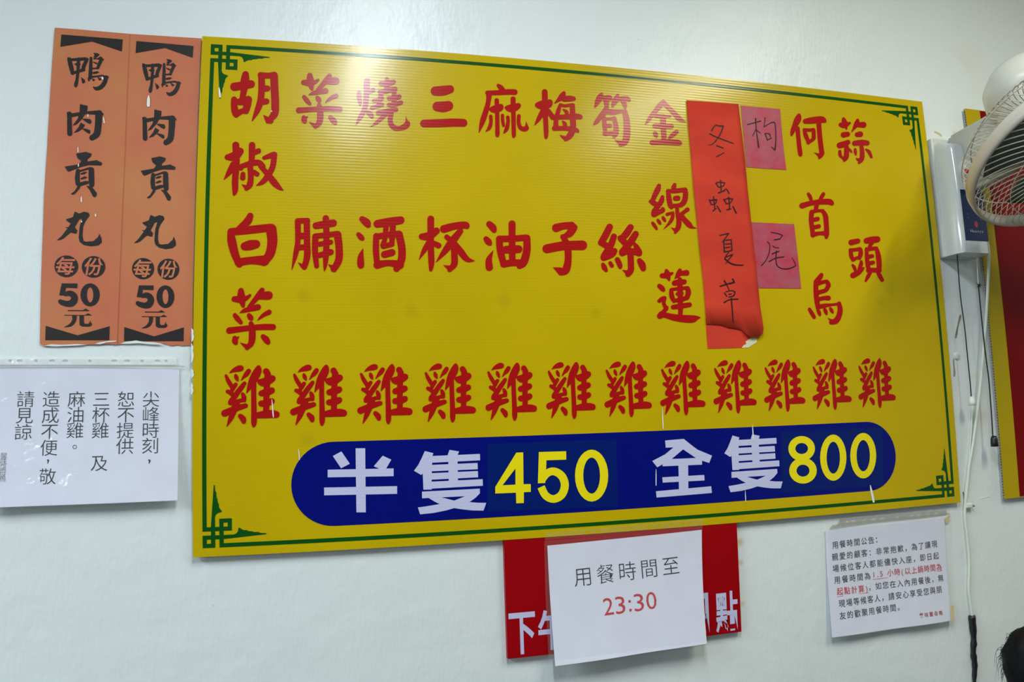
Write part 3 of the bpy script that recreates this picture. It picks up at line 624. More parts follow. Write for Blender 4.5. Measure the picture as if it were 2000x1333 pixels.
# ------------------------------------------------------------------ paper notes stuck on the board
def paper_poly(name, loops, lift, m, label=None, cat=None, parent=None, thick=0.0003, group=None):
    V = []; pv = [[Vector((x, y, 0)) for x, y in lp] for lp in loops]
    fl = [p for lp in pv for p in lp]
    V = [on(p.x, p.y, lift) for p in fl]
    F = []
    for t in tessellate_polygon(pv):
        a, b, c = (V[k] for k in t)
        if (b - a).cross(c - a).length < 1e-14: continue
        F.append(tuple(t) if (b - a).cross(c - a).y < 0 else tuple(reversed(t)))
    o = mesh(name, V, F, m, parent)
    if thick:
        s = o.modifiers.new('thickness', 'SOLIDIFY'); s.thickness = thick; s.offset = -1
    if label: tag(o, label, cat, group)
    return o
H = {
'冬': (1340, 195, 5.443, "270,330,14 298,285,12 320,268,12; |318,268,12 350,278,12 396,278,14; |396,276,14 365,360,12 320,430,12 275,475,10 232,480,4; 250,362,12 340,405,12 500,465,10; 325,490,12 395,515,12; 325,605,14 400,565,9"),
'蟲': (1340, 195, 5.443, "315,885,12 345,930,10; 315,885,11 355,876,10 410,885,12; 410,885,12 395,915,10 345,932,10; 367,858,12 370,930,12 372,975,12; 345,990,13 410,968,10; 385,978,9 425,950,10 455,995,14; 245,1062,12 268,1115,10; 250,1072,12 325,1062,12; 325,1065,12 310,1105,10 268,1116,10; 290,1032,12 300,1110,12 305,1160,12; 285,1182,13 320,1155,10; 330,1132,12 365,1190,14; 400,1058,12 425,1105,10; 405,1065,10 440,1050,10 495,1055,12; 495,1055,12 470,1095,10 425,1106,10; 450,1035,12 460,1110,12 458,1160,12; 435,1170,15 475,1160,10; 497,1135,12 532,1205,15"),
'夏': (1350, 430, 5.127, "285,155,12 375,135,13; 375,137,12 310,222,9; 325,205,14 328,262,13 332,320,13; 328,205,10 398,198,12; 400,198,12 404,250,12 406,305,13; 330,320,11 405,306,10; 342,242,10 398,238,10; 342,278,10 385,272,10; 375,318,9 340,375,11 336,388,11; 345,435,6 395,370,11 412,345,10 345,372,8; 335,385,12 380,425,12 440,448,12 520,452,9"),
'草': (1350, 430, 5.127, "290,665,14 360,642,13 430,625,17; 330,610,15 355,650,12 378,702,8; 412,592,15 425,612,12 390,645,9; 332,732,11 355,765,11; 345,722,10 395,708,10 436,718,12; 436,718,12 425,758,12 375,772,10; 375,745,11 400,742,10; 330,826,15 380,800,12 465,793,13; 400,785,13 410,900,13 418,1025,11"),
'枸': (1440, 200, 9.523, "190,415,18 300,385,16 430,350,24; 340,300,22 350,480,18 370,650,18 395,830,32; 350,490,14 285,625,15; 365,522,12 430,575,12; 515,285,16 508,370,13 495,455,14; 495,457,18 600,395,14 660,372,20 700,400,18 715,600,18 712,760,20 698,885,28; 698,885,26 665,860,16 630,828,9; 512,582,18 560,580,14 600,592,18; 600,590,18 615,650,14; 515,585,16 560,705,20; 555,700,18 635,668,17"),
'尾': (1460, 430, 9.518, "440,230,16 560,252,14 650,288,14; 650,288,14 600,350,18; 495,370,20 605,352,18; 370,410,16 410,460,14 402,600,15 340,750,15 255,850,18; 465,480,14 510,510,14 580,518,12; 455,630,20 580,580,20; 535,580,18 525,740,18 552,850,16 640,903,17 760,906,19 870,865,17 890,835,14 860,760,11 820,695,8; 400,772,20 520,710,18 675,685,17"),
}
def strip_lift(x, z):   # the long strip bellies a little away from the board
    return -0.0018 - 0.0012 * math.sin((z - Z0) * 22) ** 2
pk = paper_poly('paper_slip', [[(1446.8, 206.3), (1523.8, 213.1), (1526, 243), (1530, 285), (1535.8, 331.8), (1497, 329.5), (1457.8, 326.5), (1452, 262)]], -0.0009, M['pink_paper'],
                'pink paper slip handwritten with 枸, upper of the two', 'paper slip', group='pink paper slips on the menu board')
glyph('枸', M['marker'], 'character', 'handwritten character 枸', -0.0009, pk, src=H)
pk = paper_poly('paper_slip', [[(1467.9, 434.2), (1550.9, 437.9), (1558, 498), (1564.9, 564), (1481, 562.9), (1474, 500)]], -0.0009, M['pink_paper'],
                'pink paper slip handwritten with 尾, lower of the two', 'paper slip', group='pink paper slips on the menu board')
glyph('尾', M['marker'], 'character', 'handwritten character 尾', -0.0009, pk, src=H)
strip = thing('paper_strip', 'long red paper strip handwritten with 冬蟲夏草, torn at its foot', 'paper strip', on(1410, 430))
def strip_grid():
    L = [(1340.9, 195.9), (1344.5, 245), (1349, 300), (1355, 370), (1360.7, 430), (1366.5, 488), (1373.4, 547), (1377, 595), (1379.6, 632.8)]
    R = [(1442.3, 203.3), (1447.2, 245), (1454, 300), (1460.5, 370), (1467, 430), (1473.5, 488), (1479.7, 547), (1485, 600), (1489.3, 641)]
    tear = [(1379.6, 632.8), (1394, 634), (1408.5, 634.8), (1422, 639.5), (1435.8, 642), (1446, 643.8), (1451, 647), (1458, 655), (1466, 659), (1474.8, 659.5), (1483, 657), (1488, 652), (1489.3, 641)]
    V = []; F = []; nx = len(tear) - 1
    for i in range(len(L)):
        for k in range(nx + 1):
            t = k / nx
            if i < len(L) - 1: p = (L[i][0] + (R[i][0] - L[i][0]) * t, L[i][1] + (R[i][1] - L[i][1]) * t)
            else: p = tear[k]
            q = on(p[0], p[1], strip_lift)
            if i == len(L) - 1 and k > 6: q.y -= 0.004     # the torn corner curls forward
            V.append(q)
    for i in range(len(L) - 1):
        for k in range(nx):
            a = i * (nx + 1) + k
            F.append((a, a + nx + 1, a + nx + 2, a + 1))
    o = mesh('upper_sheet', V, F, M['red_paper'], strip, True)
    s = o.modifiers.new('thickness', 'SOLIDIFY'); s.thickness = 0.0003; s.offset = -1
strip_grid()
paper_poly('lower_remnant', [[(1378, 622), (1400, 622), (1440, 630), (1470, 650), (1464.5, 662), (1456, 668), (1457, 672), (1448.5, 679.7), (1415, 681), (1382.2, 681.8), (1380, 655)]], -0.0006, M['red_paper'], parent=strip)['label'] = 'torn lower end of the red strip'
paper_poly('torn_backing', [[(1464.5, 662), (1478, 660), (1478.5, 669), (1470, 674), (1463, 679), (1448.5, 680), (1452, 675), (1458, 672), (1456, 668)]], -0.0007, M['torn'], parent=strip)['label'] = 'bare cream torn paper'
for ch in '冬蟲夏草':
    glyph(ch, M['marker'], 'character', 'handwritten character ' + ch, strip_lift, strip, src=H)

# ------------------------------------------------------------------ orange duck meatball posters
PY = WALL - 0.0015
def poster_lift(x, z): return PY - 0.0010 * (1 + math.sin(z * 19 + x * 9)) * 0.5
D = {
'鴨': (120, 95, 7.018, "105,145,48 128,230,62 152,330,50; P 80,118 100,122 150,135 330,118 375,150 340,165 150,170 100,190; 350,150,46 312,230,52 295,285,48; 150,338,45 220,318,36 305,290,46; P 172,210 215,195 240,195 268,215 240,238 205,236; 235,145,46 228,300,44 215,420,42 200,490,52 196,512,38; P 268,390 322,430 328,455 305,480 288,478; P 438,58 500,65 525,85 480,125 468,120 440,118 455,85; 405,130,36 402,260,48 395,400,52; P 440,125 470,125 485,135 540,108 588,152 560,170 530,160 480,145 440,150; 552,150,46 520,210,46 500,265,40; P 432,175 500,200 478,218 435,190; P 425,265 520,255 515,280 430,285; P 425,325 490,310 522,325 480,345 430,348; P 370,395 430,375 560,360 650,385 655,400 620,395 540,385 430,400; 615,395,55 590,470,60 540,530,58 475,550,46 435,522,8; P 358,400 372,410 392,445 370,452; P 425,405 465,430 440,448 425,440; P 490,385 560,420 520,440"),
'肉': (120, 95, 7.018, "110,895,60 112,1050,66 115,1165,70; P 75,868 150,888 260,870 480,850 520,865 580,892 575,915 440,905 340,900 150,940 78,930; 515,895,100 505,1050,92 485,1170,92 420,1225,74; P 388,1192 440,1190 420,1262 400,1235; P 255,762 360,785 355,850 290,960 210,1040 150,1062 225,960 250,870; P 285,968 320,960 400,970 415,1010 395,1038 350,1015; P 265,1015 325,1050 300,1090 235,1140 168,1158 235,1080; P 280,1100 330,1098 395,1120 398,1160 380,1170 340,1145"),
'貢': (110, 285, 6.345, "P 245,98 365,75 440,98 430,135 390,165 385,195 500,178 570,212 560,245 400,240 290,268 155,322 135,310 105,258 280,230 310,190 265,155; 268,310,50 262,400,60 268,470,56; P 245,300 300,300 420,262 465,285 440,300 395,295 330,315 250,340; 435,300,68 436,400,72 440,480,66; P 298,345 345,322 385,325 360,348 310,358; P 298,405 350,378 388,390 360,408 310,418; P 250,470 360,435 405,440 400,470 300,500 260,500; P 265,500 300,500 290,530 230,598 205,607 180,598 225,565; P 370,495 440,505 505,590 500,620 480,640 455,628 415,550"),
'丸': (110, 285, 6.345, "P 230,815 285,840 345,818 400,830 415,865 360,940 335,1000 325,1120 340,1182 370,1190 460,1182 520,1130 535,1088 562,1150 565,1200 520,1235 430,1247 340,1230 290,1190 278,1140 290,1000 320,905 285,915 230,1010 262,1050 250,1090 215,1085 180,1075 90,1150 50,1168 5,1172 60,1125 140,1025 108,1008 150,1008 180,965 130,930 120,912 205,885"),
'50': (95, 490, 7.208, "P 185,460 408,462 404,528 245,522 238,575 228,632 150,628; |218,620,50 290,600,76 345,625,90 365,680,98 330,735,100 260,748,82 175,722,70 152,690,36; E 585,622,136,162,45,107"),
'元': (95, 490, 7.208, "P 270,836 480,838 522,815 580,850 270,849; P 225,904 510,906 558,882 612,912 225,914; |365,910,66 358,985,56 310,1045,42 222,1077,5; P 435,910 497,910 497,1010 515,1030 560,1030 575,1010 590,978 592,1010 612,1025 605,1055 570,1070 470,1068 436,1045"),
'[': (60, 40, 4.167, "P 250,115 750,155 742,253 500,172 242,215"),
']': (60, 360, 3.92, "P 115,1085 360,1158 605,1088 602,1195 112,1195"),
'circle': (95, 490, 7.208, "E 250,220,168,153; E 633,228,166,152"),
}
seam_t, seam_b = (253, 66), (228.5, 674)
tear_l = [(228.5, 674), (214, 672), (202, 672.5), (190, 674), (175, 673), (160, 674.5), (140, 674), (120, 675), (104, 673.5), (95, 676), (86, 677)]
tear_r = [(376.5, 677), (368, 675), (355, 676), (348, 674), (335, 676), (320, 671.5), (305, 673), (292, 670.5), (280, 671), (266, 668.5), (250, 670), (240, 672), (228.5, 674)]
p1 = paper_poly('poster', [[(107, 54), (150, 57), (200, 61.5), seam_t, (244, 290), (236, 480)] + tear_l + [(78, 671), (80, 560), (84.5, 430), (86, 380), (92, 290), (100, 150)]], PY - 0.0012, M['poster'],
                'leftmost orange 鴨肉貢丸 poster, its left edge on bare wall', 'poster', group='orange duck meatball posters')
p2 = paper_poly('poster', [[seam_t, (330, 71), (394.2, 75), (389, 160), (384.4, 300), (380, 430), (377.5, 560)] + tear_r + [(236, 480), (244, 290)]], PY - 0.0002, M['poster'],
                'orange 鴨肉貢丸 poster between the leftmost poster and the yellow board', 'poster', group='orange duck meatball posters')
dtop = on(266.4, 80.3, PY) - on(120, 67.6, PY)
dbot = on(242.4, 666.6, PY) - on(88.6, 664.8, PY)
XL2 = on(266.4, 80.3, PY).x
def NX(x): return XL2 + (x - XL2) * 0.945      # the second poster is printed a little narrower
def duck(parent, which):
    for ch, lb in (('[', 'bracket'), (']', 'bracket'), ('鴨', 'character'), ('肉', 'character'), ('貢', 'character'), ('丸', 'character'), ('circle', 'black_disc'), ('50', 'numeral'), ('元', 'character')):
        ox, oy, s, st = D[ch]
        base = photo_tf(ox, oy, s, PY - (0.0002 if which else 0.0012))
        if which == 0: tf = base
        else:
            zt, zb = on(120, 67.6, PY).z, on(88.6, 664.8, PY).z
            def tf(x, y, base=base):
                p = base(x, y); t = (p.z - zb) / (zt - zb)
                q = p + dbot * (1 - t) + dtop * t
                return Vector((NX(q.x), q.y, q.z))
        brush_mesh(lb, parse(st), tf, M['ink'], parent, 0.0005)
    # the two reversed-out characters in the black discs
    for ch, (cx, cy) in (('每', (240, 218)), ('份', (638, 228))):
        p = on(95 + cx / 7.208, 490 + cy / 7.208, PY)
        if which:
            t = (p.z - on(88.6, 664.8, PY).z) / (on(120, 67.6, PY).z - on(88.6, 664.8, PY).z); p += dbot * (1 - t) + dtop * t; p.x = NX(p.x)
        o = glyph_mesh('character', [(ch, 0.018, p.x, p.z, 0.0280 if which else 0.0295, 0.0295, 0, 'box', 0.12)], PY - (0.0002 if which else 0.0012), M['poster'], parent, 0.0009)
duck(p1, 0); duck(p2, 1)
for a in ((199.5, 150, 201, 156, 3), (202, 229, 204, 241, 2.2), (172, 223, 172, 229, 1.8), (152.5, 287, 152.7, 298, 1.6), (153.5, 320, 153.3, 326, 1.8), (159, 384, 159.2, 395.5, 2.2), (186.5, 418, 187, 423.5, 2.4), (159.5, 431, 159.5, 435, 2)):
    nick(p1, *a, lift=PY - 0.0012)
nick(p2, 290.5, 187, 289.8, 209, 5.5, lift=PY - 0.0004)
for (poly, par) in (([(185, 672), (196, 669), (212, 666.5), (228, 666), (226, 668), (208, 669.5), (196, 673)], p1), ([(235, 672), (246, 668), (266, 665.5), (280, 668), (300, 669), (312, 671), (322, 674), (300, 673.5), (270, 671), (250, 672)], p2), ([(86, 676), (100, 673), (120, 674), (150, 672.5), (170, 674), (150, 675.5), (110, 677)], p1)):
    print_mesh('paint_flake', [(0, [poly])], lambda x, y: on(x, y, PY - 0.0012), M['white_paint'], par, 0.0007)

# ------------------------------------------------------------------ notices on white paper
def sheet(name, corners, lift, m, label, cat, nx=12, ny=12, group=None, parent=None):
    """corners: photo points TL, TR, BR, BL on the surface y = lift"""
    C = [on(x, y, lift) for x, y in corners]
    V = []; F = []
    for j in range(ny + 1):
        v = j / ny
        for i in range(nx + 1):
            u = i / nx
            p = (C[0] * (1 - u) + C[1] * u) * (1 - v) + (C[3] * (1 - u) + C[2] * u) * v
            V.append(Vector((p.x, lift(p.x, p.z) if callable(lift) else lift, p.z)))
    for j in range(ny):
        for i in range(nx):
            a = j * (nx + 1) + i; F.append((a, a + nx + 1, a + nx + 2, a + 1))
    o = mesh(name, V, F, m, parent, True)
    if label: tag(o, label, cat, group)
    return o
def sag(x0, z0, h, a, b, wave=0.0, base=WALL):
    def f(x, z):
        t = min(1.3, max(0.0, (z0 - z) / h))
        return base - a - b * t * t - wave * math.sin((x - x0) * 34 + z * 8) * (0.3 + t)
    return f
def strip_holes(name, corners, lift, holes, m, parent):
    """punched strip; holes: (u, v, ru, rv) in fractions of the strip"""
    C = [on(x, y, lift) for x, y in corners]
    def P(u, v): return (C[0] * (1 - u) + C[1] * u) * (1 - v) + (C[3] * (1 - u) + C[2] * u) * v
    outer = [(0, 0), (0.25, 0), (0.5, 0), (0.75, 0), (1, 0), (1, 1), (0.75, 1), (0.5, 1), (0.25, 1), (0, 1)]
    loops = [outer] + [[(u + ru * math.cos(2 * PI * k / 12), v + rv * math.sin(2 * PI * k / 12)) for k in range(12)][::-1] for u, v, ru, rv in holes]
    pv = [[Vector((x * 12, y, 0)) for x, y in lp] for lp in loops]
    V = [P(x, y) for lp in loops for x, y in lp]; F = []
    for t in tessellate_polygon(pv):
        a, b, c = (V[k] for k in t)
        F.append(tuple(t) if (b - a).cross(c - a).y < 0 else tuple(reversed(t)))
    return mesh(name, V, F, m, parent)

# left notice: peak hours
zt = on(350, 716, WALL).z
fl = sag(0, zt, 0.23, 0.002, 0.016, 0.0008)
n1 = sheet('notice_sheet', [(-36, 708), (350, 722), (346.5, 978), (-40, 993)], fl, M['paper'], 'white notice with columns of thin text in a clear sleeve, left of the yellow board', 'notice')
it = []
S1 = 0.0275
for s, a, b in (('尖峰時刻', (295, 780), (293.5, 871)), ('恕不提供', (246.5, 780), (244, 872)), ('三杯雞', (198, 780), (196, 841)), ('麻油雞', (149.5, 780), (146.5, 841)), ('造成不便', (100, 780), (95.5, 875)), ('請見諒', (50, 780), (45.5, 844))):
    it += text_run(s, a, b, S1, fl, -0.008, True, 1.04)
it += text_run('及', (194, 905), (194, 905), S1, fl, -0.008, True)
it += text_run('敬', (93, 931), (93, 931), S1, fl, -0.008, True)
glyph_mesh('text', it, fl, M['text_ink'], n1)
for q in ("P 289,898 293,898 294.5,901 292,906 290,906 291,902", "P 91.5,898 95.5,898 96,901 93.5,906 92,906 93,902", "E 146,873.5,4,4,3,3"):
    print_mesh('punctuation', shapes(parse(q)), lambda x, y: on(x, y, fl), M['text_ink'], n1)
glyph_mesh('footer_text', text_run('馨味薑母鴨', (7.5, 891), (4.5, 935), 0.0112, fl, -0.010, True), fl, M['text_grey'], n1)
sl = thing('sheet_protector', 'clear punched plastic sleeve hanging left of the yellow board', 'plastic sleeve', on(180, 712, WALL), 'clear plastic sleeves round the notices')
fl2 = lambda x, z: fl(x, z) - 0.0012
sheet('pocket', [(-42, 714), (353, 719), (349.5, 980.5), (-46, 996)], fl2, M['film'], None, None, parent=sl)
strip_holes('punched_strip', [(-45, 697.5), (343, 698.5), (344, 713.5), (-45, 713.5)], WALL - 0.003,
            [((x / 5 + 45) / 388, .47, r / 388, .2) for x, r in ((93, 3.4), (185, 6), (343, 3.4), (500, 6), (628, 6), (868, 3.4), (1108, 6), (1235, 6), (1380, 3.4), (1532, 6), (1618, 3.2))], M['film_strip'], sl)
paper_poly('pocket_lip', [[(-45, 712.5), (344, 713), (362, 715.5), (358, 718), (300, 716.5), (-45, 716)]], WALL - 0.0052, M['film_grey'], parent=sl, thick=0)
# right notice: dining time
zt = on(1700, 1035, WALL).z
fr = sag(on(1700, 1035).x, zt, 0.20, 0.002, 0.012, 0.0012)
n2 = sheet('notice_sheet', [(1612, 1037), (1845, 1012), (1858, 1213), (1625, 1246)], fr, M['paper'], 'small white notice of seven text lines under the lower right corner of the yellow board', 'notice')
def cp(x, y): return (1580 + x / 4.444, 980 + y / 4.444)
def scale_at(px, py, n, lift):   # size in metres of n photo pixels measured upwards
    return (on(px, py - n / 2, lift) - on(px, py + n / 2, lift)).length
S2 = scale_at(1730, 1120, 15.2, fr)
it = text_run('用餐時間公告：', cp(228, 378), cp(600, 328), S2, fr, 0.004)
it += text_run('親愛的顧客：非常抱歉，為了讓現', cp(225, 482), cp(1088, 370), S2, fr, 0.004)
it += text_run('場候位客人都能儘快入座，即日起', cp(232, 582), cp(1102, 472), S2, fr, 0.004)
it += text_run('用餐時間為', cp(245, 682), cp(507, 648), S2, fr, 0.004)
it += text_run('，如您在入內用餐後，無', cp(540, 742), cp(1142, 665), S2, fr, 0.004)
it += text_run('現場等候客人，請安心享受您與朋', cp(285, 886), cp(1128, 765), S2, fr, 0.004)
it += text_run('友的歡聚用餐時間。', cp(292, 992), cp(792, 915), S2, fr, 0.004)
glyph_mesh('text', it, fr, M['text_ink'], n2)
glyph_mesh('red_text', text_run('1.5 小時(以上鍋時間為', cp(562, 634), cp(1128, 570), S2, fr, 0.006), fr, M['text_red'], n2)
glyph_mesh('red_text', text_run('起點計算)', cp(268, 780), cp(500, 755), S2, fr, 0.006), fr, M['text_red'], n2)
for q in (cp(555, 678) + cp(1155, 602), cp(247, 828) + cp(515, 792)):
    print_mesh('underline', shapes(parse("|%s,%s,.8 %s,%s,.8" % q)), lambda x, y: on(x, y, fr), M['text_red'], n2)
glyph_mesh('footer_text', text_run('馨味薑母鴨', cp(975, 990), cp(1142, 968), S2 * 0.66, fr, 0.01), fr, M['text_red_dark'], n2)
s2 = thing('sheet_protector', 'yellowed punched plastic sleeve under the lower right corner of the yellow board', 'plastic sleeve', on(1730, 1030, WALL), 'clear plastic sleeves round the notices')
fr2 = lambda x, z: fr(x, z) - 0.0012
sheet('pocket', [(1618, 1032), (1858, 1004), (1872, 1211), (1622, 1249)], fr2, M['film'], None, None, parent=s2)
strip_holes('punched_strip', [(1641, 1013), (1848, 995), (1851, 1004), (1636, 1024)], WALL - 0.003,
            [((x / 6.667 - 39) / 210, .5, r / 210, .22) for x, r in ((365, 3), (440, 4.6), (570, 2.7), (697, 4.6), (802, 4.4), (997, 3), (1188, 4.4), (1287, 4), (1407, 2.6), (1523, 3.4))], M['film_grey'], s2)
paper_poly('pocket_lip', [[(1625, 1026), (1640, 1023), (1852, 1002), (1858, 1004), (1800, 1012), (1700, 1022), (1620, 1034)]], WALL - 0.0024, M['film_grey'], parent=s2, thick=0)
paper_poly('tape', [[(1856.5, 1184), (1863, 1183), (1863.5, 1212), (1857.5, 1214)]], lambda x, z: fr(x, z) - 0.002, M['tape_old'], parent=s2)
paper_poly('tape', [[(1845, 1013), (1856, 1006), (1853, 1020), (1847, 1024)]], lambda x, z: fr(x, z) - 0.002, M['tape_old'], parent=s2)

# red opening hours sign and the closing time notice hung over it
RSY = 0.0005
def rs(x, y): return on(x, y, RSY)
a, b, c, d = rs(984.5, 1060), rs(1440, 1025), rs(1447, 1235.5), rs(991.5, 1287)
rsn = thing('hours_sign', 'red plastic sign with white characters, half hidden under the 23:30 notice', 'sign', (a + b + c + d) / 4)
bm = bmesh.new()
x0, x1 = (a.x + d.x) / 2, (b.x + c.x) / 2; z0, z1 = (c.z + d.z) / 2, Z0 - 0.0008
box_bm(bm, (x0, RSY, z0), (x1, WALL - .0004, z1))
from_bm('panel', bm, M['red_sign'], rsn)
def c6(x, y): return (960 + x / 3.846, 1000 + y / 3.846)
it = []
for ch, x0_, y0_, x1_, y1_ in (('下', 132, 757, 330, 1072), ('午', 350, 735, 552, 1040), ('四', 1440, 618, 1632, 925), ('點', 1682, 598, 1850, 902)):
    p = rs(*c6((x0_ + x1_) / 2, (y0_ + y1_) / 2)); l_ = rs(*c6(x0_, (y0_ + y1_) / 2)); r_ = rs(*c6(x1_, (y0_ + y1_) / 2))
    t_ = rs(*c6((x0_ + x1_) / 2, y0_)); b_ = rs(*c6((x0_ + x1_) / 2, y1_))
    glyph_mesh('character', [(ch, 0.022, p.x, p.z, (r_ - l_).length, (t_ - b_).length, 0, 'box', 0)], RSY, M['white_print'], rsn)['label'] = 'white block character ' + ch
zt = on(1220, 1050, 0).z
fc = sag(on(1220, 1050).x, zt, 0.22, 0.001, 0.022, 0.0012, base=0.0)
n3 = sheet('notice_sheet', [(1069, 1066.5), (1370.5, 1035.5), (1380.5, 1258), (1084.5, 1302)], fc, M['paper'], 'white closing time notice reading 23:30 hung over the red sign', 'notice')
it = []
S3 = scale_at(1220, 1110, 40.5, fc)
for ch, x, y in (('用', 688, 487), ('餐', 856, 467), ('時', 1019, 447), ('間', 1183, 426), ('至', 1346, 406)):
    it += text_run(ch, c6(x, y), c6(x, y), S3, fc, -0.010)
A, B = on(*c6(688, 487), fc), on(*c6(1346, 406), fc); ang = math.atan2(B.z - A.z, B.x - A.x)
it = [(q[0], q[1], q[2], q[3], q[4], q[5], ang, q[7], 0.0) for q in it]
glyph_mesh('text', it, fc, M['text_ink'], n3)
it = []
for ch, x, y, wd, ht in (('2', 877, 712, 75, 128), ('3', 966, 702, 72, 130), (':', 1040, 707, 20, 88), ('3', 1106, 682, 72, 130), ('0', 1200, 668, 76, 130)):
    p = on(*c6(x, y), fc); wd_ = (on(*c6(x + wd / 2, y), fc) - on(*c6(x - wd / 2, y), fc)).length; ht_ = (on(*c6(x, y + ht / 2), fc) - on(*c6(x, y - ht / 2), fc)).length
    it.append((ch, -0.003, p.x, p.z, wd_, ht_, ang, 'box', 0))
glyph_mesh('time_text', it, fc, M['text_red'], n3)
s3 = thing('sheet_protector', 'clear plastic sleeve with its punched strip over the bottom rim of the yellow board', 'plastic sleeve', on(1220, 1040), 'clear plastic sleeves round the notices')
fc2 = lambda x, z: fc(x, z) - 0.0012
sheet('pocket', [(1063, 1057), (1372, 1029), (1379, 1253), (1072, 1292)], lambda x, z: min(0.0, fc(x, z)) + 0.0004 - 0.0012, M['film'], None, None, parent=s3)
strip_holes('punched_strip', [(1066, 1041), (1372, 1014), (1373, 1029), (1064, 1056)], -0.0012,
            [((x / 4.167 + 980 - 1065) / 307, .45, r / 307, .2) for x, r in ((680, 5), (760, 5), (1030, 3), (1185, 5), (1265, 5), (1365, 3), (1460, 5), (1520, 3.6))], M['film'], s3)

# ------------------------------------------------------------------ the second board at the right
RX0 = 1.6230
rb = thing('menu_board', 'red board with a yellow border behind the wall fan', 'sign', (RX0, 0, Z0))
RZ0, RZ1, RX1 = Z0 - 0.002, Z0 + 0.8775, RX0 + 1.5
box('front_skin', (RX0, 0.0, RZ0), (RX1, 0.0008, RZ1), M['yellow_dark'], rb)
box('back_skin', (RX0, 0.0050, RZ0), (RX1, 0.0058, RZ1), M['flute'], rb)
bm = bmesh.new()
z = RZ0 + 0.003
while z < RZ1 - .002:
    box_bm(bm, (RX0 + .0004, 0.0008, z), (RX1 - .0004, 0.0050, z + 0.0012)); z += 0.0060
o = from_bm('flute_webs', bm, M['flute'], rb); o['kind'] = 'stuff'
ry0 = on(1914, 222).x
def rz(x, y): return Vector((x, 0, y))
print_mesh('red_field', [(0, [[(ry0, RZ0 + 0.002), (RX1 - .04, RZ0 + .002), (RX1 - .04, RZ1 - .0015), (ry0, RZ1 - .0015)]])], rz, M['red_sign_dark'], rb, 0.0003)

# ------------------------------------------------------------------ wall fan
fan = thing('wall_fan', 'cream wall fan with a wire guard tilted down at the right edge', 'fan', (1.56, WALL, Z0 + 0.66))
bm = bmesh.new(); box_bm(bm, (1.508, -0.004, Z0 + .524), (1.603, WALL - .0002, Z0 + .795), .003)
from_bm('back_plate', bm, M['cream_plastic'], fan)
# mount body: deep rounded left corner, profile swept up
prof = [(1.513, -0.004), (1.513, -.018)] + [(1.513 + .013 - .013 * math.cos(a), -.020 - .030 * math.sin(a)) for a in [PI / 2 * k / 8 for k in range(9)]] + [(1.585, -.050), (1.597, -.044), (1.600, -.030), (1.600, -.004)]
V = []; F = []; n = len(prof)
hs = [(Z0 + .526, 1.0, .0), (Z0 + .530, 1.0, 0), (Z0 + .770, 1.0, 0), (Z0 + .780, .97, 0), (Z0 + .786, .85, 0)]
for (hz, k, _) in hs:
    for (x, y) in prof: V.append(Vector((1.561 + (x - 1.561) * (0.5 + k / 2), y * k - 0.0 * (1 - k), hz - (0.016 * (-y / .05) if hz > Z0 + .75 else 0))))
for j in range(len(hs) - 1):
    for i in range(n - 1):
        a = j * n + i; F.append((a, a + 1, a + n + 1, a + n))
F.append(tuple(range(n))[::-1]); F.append(tuple(range((len(hs) - 1) * n, len(hs) * n)))
body = mesh('mount_body', V, F, M['white_plastic'], fan, True)
mod = body.modifiers.new('edge', 'EDGE_SPLIT'); mod.split_angle = 0.6
lab = box('label_plate', (1.5265, -.0508, Z0 + .552), (1.5905, -.0500, Z0 + .664), M['label_blue'], fan)
LZ = Z0 + .552
glyph_mesh('brand_text', [(c, .012, 1.5600 + (i - 2.5) * .0062, LZ + .0215, .0100, .0092, 0, 'em', 0) for i, c in enumerate('Huanya')], -.0510, mat('pale print', (.45, .45, .55), .5), lab)
glyph_mesh('small_text', [(c, .0, 1.5600 + (i - 3.0) * .0058, LZ + .0120, .0058, .0058, 0, 'em', 0) for i, c in enumerate('EXPRESS')], -.0510, mat('dim print', (.05, .07, .16), .5), lab)
print_mesh('emblem', [(0, [ring_pts(1.5600, LZ + .036, .0052, .0072, 20)])], lambda x, z: Vector((x, -.0508, z)), mat('red emblem', (.42, .03, .04), .5), lab)
for (dx, dz) in ((-.015, .058), (-.014, .050), (.012, .058), (.012, .048)):
    print_mesh('indicator_mark', [(0, [ring_pts(1.5590 + dx * 1.35, LZ + dz, .0018, .0025, 10)])], lambda x, z: Vector((x, -.0508, z)), mat('pale blue mark', (.03, .12, .22), .5), lab)
# tilted head
FC = Vector((1.5715, -0.3007, 0.6648 + Z0)); FN = Vector((0.0189, -0.4808, -0.8766)).normalized()
fu = FN.orthogonal().normalized(); fv = FN.cross(fu)
def fp(r, a, h): return FC + FN * h + (fu * math.cos(a) + fv * math.sin(a)) * r
bm = bmesh.new(); lathe_bm(bm, [(.1985, 0), (.2045, 0.001), (.2075, -.006), (.2075, -.022), (.2035, -.027), (.1985, -.026)], FC, FN, 96, True)
from_bm('guard_ring', bm, M['ring_plastic'], fan, True)
bm = bmesh.new()
for k in range(84):     # rear cage, wires leaning
    a0 = 2 * PI * k / 84; pts = []
    for i in range(9):
        t = i / 8
        r = .202 - .125 * t ** 2.2 if t < 1 else .077
        pts.append(fp(r, a0 + 0.42 * t, -.024 - .085 * math.sin(t * PI / 2)))
    tube_bm(bm, pts, .00085, 4, False)
for r, h in ((.196, -.060), (.162, -.092), (.080, -.109)):
    tube_bm(bm, [fp(r, 2 * PI * k / 60, h) for k in range(61)], .0013, 4, False)
o = from_bm('rear_guard', bm, M['wire'], fan); o['kind'] = 'stuff'
bm = bmesh.new()
